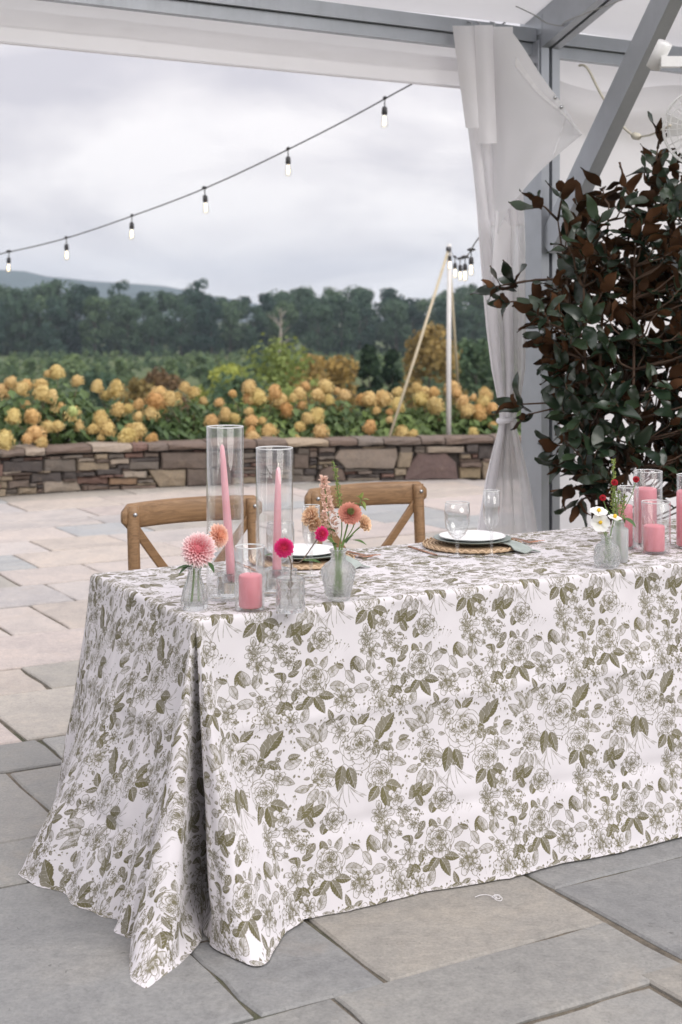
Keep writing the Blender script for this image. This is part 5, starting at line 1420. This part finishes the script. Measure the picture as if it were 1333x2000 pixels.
# diamond-cut tumbler vase with a narrow neck
def diamond(a, z):
    if z > .082 or z < .004: return 1
    k = 8; u = a * k / (2 * math.pi); v = z / .032
    d = min(abs(((u + v) % 1) - .5), abs(((u - v) % 1) - .5))
    return .95 + .16 * min(abs(((u + v) % 1)), 1 - ((u + v) % 1), abs(((u - v) % 1)), 1 - ((u - v) % 1))
nz = 26; pr_ = [(.0005, 0), (.034, 0)] + [(.038, .004 + .078 * k / nz) for k in range(nz + 1)] + [(.034, .088), (.022, .092), (.0165, .094), (.0165, .104), (.0185, .108), (.0175, .110)]
vase('diamond-cut clear vase holding the two magenta dahlias', 567.5, 1194, pr_, [(.0135, .106), (.0135, .094), (.018, .089), (.031, .084), (.031, .012), (.0005, .010)], 84, M['cg'], diamond, sm=False)
# hobnail vase that widens to its shoulder
def hob(a, z): return 1 + (.035 * max(0, math.sin(a * 16)) * max(0, math.sin(z * 520)) if .004 < z < .09 else 0)
pr_ = [(.0005, 0), (.028, 0), (.031, .003)] + [(.031 + .0165 * k / 30, .003 + .072 * k / 30) for k in range(31)] + [(.0455, .084), (.036, .096), (.023, .104), (.020, .108), (.020, .126), (.024, .133), (.0235, .136)]
vase('bumpy pressed-glass vase with a round neck holding the zinnia', 661, 1171, pr_, [(.0205, .133), (.0165, .124), (.0165, .108), (.030, .094), (.041, .078), (.027, .012), (.0005, .010)], 64, M['cgb'], hob, sm=True)
# low cut-crystal vase and the frosted tumbler
def cryst(a, z): return 1 + (.05 * abs(math.sin(a * 9 + z * 130)) + .05 * abs(math.sin(a * 9 - z * 130)) if .004 < z < .06 else 0)
pr_ = [(.0005, 0), (.030, 0), (.034, .004)] + [(.034 + .003 * math.sin(k / 20 * 3.1), .004 + .054 * k / 20) for k in range(21)] + [(.032, .066), (.020, .074), (.017, .085), (.020, .094), (.019, .096)]
vase('sparkling cut-crystal bud vase holding the white blossoms', 1186, 1107, pr_, [(.015, .093), (.0135, .085), (.017, .074), (.029, .064), (.030, .012), (.0005, .010)], 72, M['cgb'], cryst)
vase('plain frosted glass vase behind the cut-crystal bud vase', 1210, 1097, [(.0005, 0), (.025, 0), (.0275, .004), (.0285, .100), (.026, .104), (.017, .108), (.015, .112), (.015, .124), (.018, .128)], [(.0145, .126), (.012, .112), (.015, .106), (.0255, .098), (.0245, .012), (.0005, .010)], 40, M['cgf'], sm=True)

# ---- flowers
def petal_mat(name, c_in, c_out, trans=.25):
    n = NT(name); a = n.n('ShaderNodeAttribute', attribute_name='tip'); gi = n.n('ShaderNodeNewGeometry').outputs['Random Per Island']
    c = n.ramp(n.math('MULTIPLY_ADD', gi, .16, n.math('SUBTRACT', a.outputs['Fac'], .08)), [(.05, c_in), (.8, c_out)])
    n.set(col=c, rough=.65, spec=.25, sheen=.2)
    tr = n.n('ShaderNodeBsdfTranslucent'); n.l(c, tr.inputs[0]); ms = n.n('ShaderNodeMixShader'); ms.inputs[0].default_value = trans
    n.l(n.b.outputs[0], ms.inputs[1]); n.l(tr.outputs[0], ms.inputs[2]); n.l(ms.outputs[0], n.out.inputs[0]); return n.mat
M['dpale'] = petal_mat('pale_dahlia_petal', (.66, .18, .21), (.90, .75, .74)); M['dpeach'] = petal_mat('peach_dahlia_petal', (.75, .33, .20), (.86, .62, .52))
M['dmag'] = petal_mat('magenta_dahlia_petal', (.50, .012, .06), (.78, .035, .24), .18); M['zin'] = petal_mat('zinnia_petal', (.42, .13, .09), (.62, .27, .20), .15)
M['cream'] = petal_mat('cream_petal', (.70, .46, .29), (.88, .70, .50)); M['white'] = petal_mat('white_petal', (.82, .82, .74), (.86, .86, .84), .3)
M['red'] = petal_mat('red_petal', (.40, .008, .02), (.60, .015, .035), .1); M['blush'] = petal_mat('blush_plume', (.66, .42, .34), (.82, .60, .50), .3)
M['stem'] = simple('green_stem', (.14, .22, .06), .5, .2, 40); M['bstem'] = simple('brown_stem', (.13, .09, .06), .6, .2, 40)
M['gleaf'] = leafmat('flower_leaf', (.035, .085, .025), (.09, .17, .05), .42, .25, 30, .4); M['spike'] = leafmat('green_spike', (.10, .14, .03), (.30, .36, .12), .6, .25, 60, .3)
M['yel'] = simple('yellow_centre', (.72, .46, .03), .8, .2, 200, .5, 300)
def attr_build(m, tips, name, mat, parent):
    o = m.build(name, mat, parent); at = o.data.attributes.new('tip', 'FLOAT', 'POINT'); at.data.foreach_set('value', tips); return o
def dahlia_bloom(parent, c, axis, rad, n, mat, seed, flat=.75, pl=.42, pw=.15, zmin=-.35, name='bloom', curl=.25):
    r = random.Random(seed); m = MB(); tips = []; axis = Vector(axis).normalized(); u = axis.orthogonal().normalized(); v = axis.cross(u); c = Vector(c)
    for i in range(n):
        t = (i + .5) / n; ct = 1 - t * (1 - zmin); st_ = math.sqrt(max(0, 1 - ct * ct)); a = i * 2.39996
        d = (u * math.cos(a) + v * math.sin(a)) * st_ + axis * (ct * flat + .02); d = d.normalized() if d.length > 1e-4 else axis
        d = (d + rv(r) * .07).normalized()
        side = axis.cross(d); side = side.normalized() if side.length > .05 else u
        nn = d.cross(side) * -1
        if nn.dot(axis) < 0: nn = -nn
        R0 = rad * (.25 + .30 * t ** .6); L = rad * (pl * (.55 + .75 * t ** .7)); W = rad * pw * (.55 + .9 * t ** .6)
        R1 = min(rad * 1.03, R0 + L)
        base = c + d * (rad * .12); mid = c + d * (R0 + (R1 - R0) * .45); tip_ = c + d * R1 + nn * (rad * .06 * curl)
        V = [base + side * W * .25, base - side * W * .25, mid + side * W * .55 + nn * W * .28, mid - side * W * .55 + nn * W * .28, tip_, mid - nn * W * .05, base - nn * W * .1]
        m.add(V, [(0, 6, 5, 2), (6, 1, 3, 5), (2, 5, 4), (5, 3, 4)], 0, True); tt_ = t ** .65; tips += [.0, .0, .08 + .70 * tt_, .08 + .70 * tt_, .3 + .8 * tt_, .0 + .32 * tt_, 0]
    n0 = len(m.v); m.lathe([(.001, -rad * .42), (rad * .3, -rad * .3), (rad * .42, 0), (rad * .3, rad * .28), (.001, rad * .36)], 10, c); tips += [0.0] * (len(m.v) - n0)
    return attr_build(m, tips, name, mat, parent)
def stem_part(parent, P, rad, mat, name='stem'):
    m = MB(); m.tube(cat_rom([tuple(p) for p in P], 6), rad, 8); return m.build(name, mat, parent)
def gleaf(parent, p, d, L, W, up=ZX, mat='gleaf'):
    m = MB(); p = Vector(p); d = Vector(d).normalized(); s = d.cross(Vector(up)).normalized(); n = s.cross(d); V = []; nl = 7
    for i in range(nl + 1):
        t = i / nl; w = W * .5 * math.sin(math.pi * min(1, t ** .8 * .97 + .015)) if 0 < i < nl else .0006
        for q in (-1, 0, 1): V.append(p + d * (L * t) + s * (w * q) + n * (abs(q) * w * .35 - L * .18 * t * t))
    m.add(V, [(i * 3 + k, (i + 1) * 3 + k, (i + 1) * 3 + k + 1, i * 3 + k + 1) for i in range(nl) for k in (0, 1)], 0, True); return m.build('leaf', M[mat], parent)
def flower(name, label, cat, base, group=None): return thing(name, label, cat, base, 0, group)
def P(x, y, d): return pd(x, y, d)
def fl_setup(name, label, x, y, zb, cat='flower'):
    b_ = gp(x, y, ZS); b_.z = ZS + zb; return flower(name, label, cat, b_), b_
dv = gp(380, 1189, ZS).y
f, o = fl_setup('dahlia', 'large pale pink dahlia with a deeper pink centre in the faceted vase', 374, 1189, .014)
c = P(388, 1073, dv - .005) - o
stem_part(f, [(0, 0, 0), (.006, 0, .06), (.008, 0, .10), c - Vector((0, -.02, .02))], .0028, M['stem'])
dahlia_bloom(f, c, (.02, -.92, .38), .0485, 130, M['dpale'], 1, pw=.19)
gleaf(f, P(378, 1108, dv) - o, (-.9, -.2, .1), .045, .028); gleaf(f, P(372, 1106, dv) - o, (-.7, -.3, -.35), .038, .022); gleaf(f, P(405, 1098, dv) - o, (.6, -.3, -.6), .034, .02)
gleaf(f, P(376, 1104, dv) - o, (-.4, -.6, .5), .03, .016, mat='spike')
f, o = fl_setup('dahlia', 'smaller peach dahlia turned aside behind the pale pink one', 388, 1188, .014)
c = P(428, 1046, dv + .04) - o
stem_part(f, [(0, 0, 0), (.0, 0, .08), (.02, .01, .12), c - Vector((.01, -.01, .01))], .0025, M['stem']); dahlia_bloom(f, c, (.75, -.6, .25), .0345, 95, M['dpeach'], 2, pw=.21)
dm = gp(567.5, 1194, ZS).y
f, o = fl_setup('dahlia', 'round magenta dahlia facing out of the diamond-cut vase', 563, 1194, .014)
c = P(555, 1070, dm - .01) - o
stem_part(f, [(0, 0, 0), (.006, 0, .06), (.008, 0, .11), c + Vector((.004, .015, -.01))], .0018, M['bstem']); dahlia_bloom(f, c, (-.02, -.97, .2), .0272, 100, M['dmag'], 3, pw=.2)
gleaf(f, P(534, 1083, dm + .02) - o, (-1, -.2, .05), .022, .012)
f, o = fl_setup('dahlia', 'small magenta dahlia on a leaning leafy stem in the diamond-cut vase', 572, 1194, .014)
c = P(629, 1043, dm + .02) - o
stem_part(f, [(0, 0, 0), (-.004, 0, .08), (.0, 0, .11), (P(590, 1095, dm + .01) - o), c + Vector((-.008, .008, -.008))], .0016, M['bstem']); dahlia_bloom(f, c, (.55, -.8, .1), .0215, 90, M['dmag'], 4, pw=.2)
gleaf(f, P(594, 1096, dm) - o, (.95, -.35, .12), .048, .026); gleaf(f, P(590, 1096, dm + .01) - o, (.5, .6, .1), .03, .016)
dz_ = gp(661, 1171, ZS).y
f, o = fl_setup('zinnia', 'dusty red zinnia with a yellow-green centre in the bumpy vase', 664, 1171, .014)
c = P(684, 1003, dz_ - .02) - o
stem_part(f, [(0, 0, 0), (.0, 0, .12), P(670, 1060, dz_) - o, c + Vector((0, .012, -.008))], .0024, M['stem'])
dahlia_bloom(f, c, (.15, -.85, .5), .033, 100, M['zin'], 5, flat=.32, pw=.30, zmin=-.15)
m = MB(); ax_ = Vector((.15, -.85, .5)).normalized()
for k in range(40):
    a = k * 2.4; q = .010 * math.sqrt(k / 40); u_ = ax_.orthogonal().normalized(); v_ = ax_.cross(u_); b0 = c + ax_ * .013 + u_ * q * math.cos(a) + v_ * q * math.sin(a)
    m.tube([b0, b0 + ax_ * .006], [.0012, .0008], 5)
m.build('centre', M['spike'], f)
for (x, y, dx, dzz, L, W) in ((690, 1055, .9, -.1, .04, .02), (655, 1040, -.5, .5, .03, .016), (660, 1065, -.6, .4, .035, .016), (676, 1062, .4, .7, .04, .015), (648, 1035, -.9, .2, .03, .014)): gleaf(f, P(x, y, dz_) - o, (dx, -.35, dzz), L, W)
def carn(label, x, y, dx, rad, seed, bx):
    f, o = fl_setup('carnation', label, bx, 1171, .014); c = P(x, y, dz_ + .01) - o
    stem_part(f, [(0, 0, 0), (.0, 0, .12), P((x + 662) / 2, 1045, dz_) - o, c], .002, M['stem']); dahlia_bloom(f, c, (dx, -.6, .5), rad, 46, M['cream'], seed, flat=.6, pw=.42, pl=.5, curl=1.5)
carn('ruffled cream carnation leaning out over the magenta dahlia', 607, 1008, -.8, .031, 6, 655); carn('second cream carnation tucked behind the zinnia', 712, 1022, .9, .026, 7, 668)
carn('small cream carnation low behind the zinnia stem', 616, 1025, -.7, .023, 27, 657)
def plume(name, label, x0, x, y0, y1, d, mat, base_x, by, seed, rad=.014, n=110, leafy=False, tw=.006):
    f, o = fl_setup(name, label, base_x, by, .014); r = random.Random(seed)
    a = P(x0, y0, d) - o; b_ = P(x, y1, d + .01) - o
    stem_part(f, [(0, 0, 0), (.0, 0, .11), a, b_], .0016, M['stem']); m = MB(); tips = []
    for k in range(n):
        t = r.random(); p = a.lerp(b_, .0 + t); an = r.uniform(0, 6.28); rr_ = rad * (1 - t) ** .7 + .002
        out = Vector((math.cos(an), math.sin(an), r.uniform(.3, 1.2))).normalized()
        q = p + out * rr_ * r.uniform(.3, 1); n0 = len(m.v)
        leaf_quad(m, q, rv(r), out, tw * r.uniform(.8, 1.6), tw * .7); tips += [.2, .7, 1, .7, .6]
    attr_build(m, tips, 'plume', mat, f); return f, o
plume('celosia', 'blush feathery plume rising above the first magenta dahlia', 648, 632, 1050, 932, dz_ + .015, M['blush'], 658, 1171, 41, .022, 420, tw=.009)
plume('flower_spike', 'tall green flower spike standing highest in the bumpy vase', 668, 652, 1020, 903, dz_ + .01, M['spike'], 662, 1171, 42, .008, 190)
f, o = fl_setup('mint_sprig', 'bright green leafy sprig reaching out beside the zinnia', 668, 1171, .014, 'leaf sprig')
stem_part(f, [(0, 0, 0), (0, 0, .12), P(690, 1030, dz_) - o, P(706, 975, dz_) - o], .0015, M['stem'])
for (x, y, dx, dzz) in ((703, 985, -.9, .25), (706, 976, .9, .2), (706, 976, -.5, .6), (707, 978, .5, -.7), (705, 975, .2, 1), (704, 985, .8, -.6)): gleaf(f, P(x, y, dz_) - o, (dx, -.4, dzz), .024, .013, mat='spike')
# right-hand arrangement
dr = gp(1186, 1107, ZS).y
def cosmos(label, x, y, ax_, rad, bx, seed):
    f, o = fl_setup('anemone', label, bx, 1107, .014); c = P(x, y, dr - .01) - o
    stem_part(f, [(0, 0, 0), (0, 0, .07), (c * .7) + Vector((0, .004, .02)), c + Vector((0, .006, -.004))], .0015, M['stem']); ax_ = Vector(ax_).normalized(); u = ax_.orthogonal().normalized(); v = ax_.cross(u); m = MB(); tips = []
    for k in range(6):
        a = k * math.pi / 3 + seed; d = u * math.cos(a) + v * math.sin(a); s = -u * math.sin(a) + v * math.cos(a); V = []
        for i in range(5):
            t = i / 4; w = rad * (.06 + .46 * math.sin(math.pi * (.03 + .82 * t)) ** .9)
            for q in (-1, 0, 1): V.append(c + d * (rad * (.1 + .9 * t * (1 - .08 * abs(q)))) + s * w * q + ax_ * (rad * (.05 * t + .05 * abs(q) - .07 * (k % 2)))); tips.append(t)
        m.add(V, [(i * 3 + q, (i + 1) * 3 + q, (i + 1) * 3 + q + 1, i * 3 + q + 1) for i in range(4) for q in (0, 1)], 0, True)
    attr_build(m, tips, 'petals', M['white'], f)
    m = MB(); m.lathe([(.0001, .012), (.003, .011), (.0055, .008), (.006, .004), (.004, .0)], 12)
    q = m.build('centre', M['yel'], f, c); q.rotation_euler = ax_.to_track_quat('Z', 'Y').to_euler()
cosmos('white anemone facing forward with a yellow centre in the crystal vase', 1173, 1021, (-.05, -.93, .35), .030, 1184, .2)
cosmos('white anemone seen edge-on above the forward-facing one', 1170, 999, (.05, -.35, .95), .029, 1187, .5)
cosmos('white anemone seen edge-on leaning over the frosted vase', 1201, 1011, (.15, -.25, .95), .022, 1192, .9)
df = gp(1210, 1097, ZS).y
def gomph(label, x, y, seed):
    f, o = fl_setup('globe_amaranth', label, 1207, 1097, .014); c = P(x, y, df - .01) - o
    stem_part(f, [(0, 0, 0), (0, 0, .10), (c * .75) + Vector((.0, 0, .01)), c], .0013, M['stem']); dahlia_bloom(f, c, (0, -.5, .85), .0138, 110, M['red'], seed, flat=1, zmin=-.9, pl=.3, pw=.28)
gomph('red globe amaranth standing over the white anemones', 1201, 941, 61); gomph('red globe amaranth low beside the plant behind the white anemones', 1178, 971, 62); gomph('red globe amaranth leaning in front of the tall candle cylinder', 1243, 935, 63)
plume('flower_spike', 'green flower spike rising between the red globe amaranths', 1198, 1199, 1000, 897, df, M['spike'], 1205, 1097, 64, .007, 170)
plume('flower_spike', 'bushy pale green flower sprig behind the white anemones', 1207, 1209, 1010, 960, df + .01, M['spike'], 1208, 1097, 65, .02, 190)
plume('flower_spike', 'short green sprig leaning aside over the frosted vase', 1212, 1222, 1012, 968, df + .01, M['spike'], 1211, 1097, 66, .012, 100)
f, o = fl_setup('leaf_sprig', 'dark green leaf stalk hanging over the rim of the frosted vase', 1212, 1097, .014, 'leaf sprig')
stem_part(f, [(0, 0, 0), (0, 0, .11), P(1220, 1010, df) - o], .0015, M['stem'])
gleaf(f, P(1217, 1012, df) - o, (.75, -.45, -.35), .05, .034); gleaf(f, P(1196, 1008, df) - o, (-.2, -.6, .4), .03, .02); gleaf(f, P(1215, 1005, df) - o, (.4, -.4, -.9), .03, .014, mat='spike')

# ---- glasses
def stemware(name, label, cat, x, y, prof, n=40):
    t = thing(name, label, cat, gp(x, y, ZS)); bowl = MB(); bowl.lathe(prof['bowl'], n); bowl.build('bowl', M['bowl'], t)
    m = MB(); m.lathe(prof['stem'], 20); m.build('stem', M['tgd'], t)
    m = MB(); m.lathe(prof['foot'], n); m.build('foot', M['tg'], t)
    R_, h = prof['rim']; m = MB(); m.tube([(R_ * math.cos(2 * math.pi * k / 40), R_ * math.sin(2 * math.pi * k / 40), h) for k in range(41)], .0011, 5, cap=False); m.build('rim', M['rimg'], t)
wine = dict(bowl=[(.002, .058), (.012, .060), (.026, .072), (.036, .092), (.0405, .115), (.0405, .135), (.0385, .172), (.0375, .172), (.0395, .135), (.0393, .115), (.0350, .094), (.024, .075), (.002, .066)],
    stem=[(.0045, .060), (.0075, .054), (.0055, .046), (.006, .036), (.0045, .022), (.0055, .008), (.012, .004)], foot=[(.0005, .0), (.033, .0), (.034, .0015), (.020, .0035), (.008, .006), (.0005, .007)], rim=(.038, .172))
flute = dict(bowl=[(.002, .082), (.010, .086), (.020, .103), (.0255, .125), (.027, .150), (.0255, .207), (.0247, .207), (.0262, .150), (.0245, .126), (.018, .106), (.002, .092)],
    stem=[(.004, .085), (.0065, .078), (.005, .07), (.0055, .055), (.004, .03), (.005, .008), (.011, .004)], foot=[(.0005, .0), (.030, .0), (.031, .0015), (.018, .0035), (.008, .006), (.0005, .007)], rim=(.0251, .207))
stemware('wine_glass', 'short-stemmed clear wine glass before the right-hand place setting', 'glass', 893.5, 1088, wine)
stemware('champagne_flute', 'clear champagne flute standing on the sage napkin', 'glass', 960.5, 1086, flute)
stemware('champagne_flute', 'clear champagne flute between the tall cylinder and the zinnia vase', 'glass', 608, 1126, flute)
stemware('wine_glass', 'clear wine glass half hidden behind the diamond-cut vase', 'glass', 548, 1139, wine)

# ---- place settings
def rattan():
    n = NT('woven_rattan'); v = n.coord(); wv = n.n('ShaderNodeTexWave', wave_type='RINGS', rings_direction='Z'); wv.inputs['Scale'].default_value = 26; wv.inputs['Distortion'].default_value = 1.5; wv.inputs['Detail Scale'].default_value = 30; n.l(v, wv.inputs['Vector'])
    c = n.ramp(wv.outputs['Fac'], [(.1, (.20, .12, .06)), (.6, (.46, .31, .18)), (.95, (.58, .42, .27))]); n.set(col=c, rough=.8); n.bump(wv.outputs['Fac'], .7, .004); return n.mat
M['rattan'] = rattan(); M['china'] = simple('white_china', (.80, .80, .80), .18, .03, 10, spec=.5); M['sage'] = simple('sage_glaze', (.20, .235, .215), .35, .1, 12); M['nap'] = simple('sage_napkin', (.33, .37, .345), .9, .1, 14, .4, 220)
n = NT('copper'); n.set(col=(.62, .36, .25), metal=1.0, rough=.24); M['copper'] = n.mat
def setting(cx, cy, who, ang):
    c = gp(cx, cy, ZS); rz = ROT
    t = thing('charger', 'round woven rattan charger under the plates %s' % who, 'charger', c, rz); m = MB()
    m.lathe([(.0005, 0), (.155, 0), (.163, .004), (.163, .008), (.155, .011), (.0005, .010)], 64, rf=lambda a, z: 1 + .008 * math.sin(a * 46)); m.build('woven_disc', M['rattan'], t)
    m = MB(); P_ = [(.160 * math.cos(k * .02732) , .160 * math.sin(k * .02732), .008 + .0035 * math.sin(k * 1.05)) for k in range(231)]; m.tube(P_, .0045, 5, cap=False); m.build('braided_edge', M['rattan'], t)
    m = MB(); m.lathe([(.0005, .0), (.07, .0), (.10, .008), (.128, .016), (.1285, .018), (.126, .0185), (.098, .011), (.0005, .006)], 56)
    q = c.copy(); q.z += .0125; tag(m.build('dinner_plate', M['sage'], None, q), 'dark sage dinner plate between the charger and the white plate %s' % who, 'plate')
    m = MB(); m.lathe([(.0005, .0), (.062, .0), (.088, .009), (.110, .016), (.1105, .018), (.108, .0185), (.086, .012), (.060, .005), (.0005, .0045)], 56)
    q = c.copy(); q.z += .0195; tag(m.build('salad_plate', M['china'], None, q), 'white plate on top of the sage plate %s' % who, 'plate')
    def T(a, b_, z): return c + AX * a + BX * b_ + ZX * z
    def npk(u, v):
        a = .015 + .075 * u + .04 * v; b_ = -.06 - .14 * v
        z = interp(v, [(0, .019), (.55, .0175), (.72, .0145), (.84, .004), (1, .0025)]) + .004 * math.sin(u * 9 + v * 2) * (.4 + .6 * v) + .004
        return T(a + .01 * math.sin(v * 5 + u), b_, z)
    o = sheet(npk, 24, 24, 'napkin', M['nap'], None); md = o.modifiers.new('t', 'SOLIDIFY'); md.thickness = .004; md.offset = 1
    tag(o, 'sage green folded napkin draped off the plate %s' % who, 'napkin')
    def cutlery(nm, lab, a, head, b0, L, tilt=0):
        k = thing(nm, lab, 'cutlery', T(a, b0, .0014)); w = BX * math.cos(tilt) + AX * math.sin(tilt); s = AX * math.cos(tilt) - BX * math.sin(tilt)
        m = MB(); m.box(w * (L * .28), .0042, L * .28, .0014, s, w, ZX); m.build('handle', M['copper'], k)
        m = MB()
        if head == 'knife': m.add([w * (L * .55) - s * .004 + ZX * -.0008, w * (L * .55) + s * .008 + ZX * -.0008, w * (L * .9) + s * .009 + ZX * -.0008, w * L + s * .001 + ZX * -.0008, w * L * .9 - s * .004 + ZX * -.0008, w * (L * .55) - s * .004 + ZX * .0008, w * (L * .55) + s * .008 + ZX * .0006, w * (L * .9) + s * .009 + ZX * .0006, w * L + s * .001 + ZX * .0006, w * L * .9 - s * .004 + ZX * .0008], [(4, 3, 2, 1, 0), (5, 6, 7, 8, 9)] + [(i, (i + 1) % 5, 5 + (i + 1) % 5, 5 + i) for i in range(5)]); m.build('blade', M['copper'], k)
        else:
            m.add([w * (L * .55) + s * .003, w * (L * .62) + s * .011 + ZX * .003, w * (L * .74) + s * .012 + ZX * .004, w * (L * .74) - s * .012 + ZX * .004, w * (L * .62) - s * .011 + ZX * .003, w * (L * .55) - s * .003], [(0, 1, 4, 5), (1, 2, 3, 4)]); m.build('neck', M['copper'], k)
            for q in (-1.5, -.5, .5, 1.5):
                m = MB(); m.tube([w * (L * .73) + s * (.0065 * q) + ZX * .004, w * (L * .87) + s * (.0065 * q) + ZX * .006, w * L + s * (.0062 * q) + ZX * .010], [.0019, .0017, .001], 6); m.build('tine', M['copper'], k)
    # the diner sits on the far side: forks lie to the picture's right of the plate, knife to its left
    cutlery('knife', 'copper knife beside the charger %s' % who, -.185, 'knife', .10, -.20, .1)
    cutlery('fork', 'copper dinner fork beside the charger %s' % who, .185, 'fork', .10, -.19, -.05)
    cutlery('fork', 'smaller copper salad fork outside the dinner fork %s' % who, .212, 'fork', .085, -.165, -.12)
setting(923, 1067, 'by the wine glass', 0)
setting(590, 1096, 'behind the candle cylinders', 0)

# ---- loose white thread on the paving
r = random.Random(2); c = gp(962, 1752, .003)
P_ = [(-.045, .0, 0), (-.03, .012, 0), (-.012, .012, .001), (.0, .002, .001), (.012, -.004, .002), (.004, -.02, .003), (.018, -.03, .002), (.024, -.012, .003), (.012, .004, .003), (-.002, -.008, .003), (.016, -.02, .004), (.02, .006, .002), (.006, .014, .001)]
m = MB(); m.tube(cat_rom(P_, 5), .0011, 5); o = m.build('thread', M['vinyl'], None, c); tag(o, 'tangled white thread lying on the tan flagstone', 'thread')
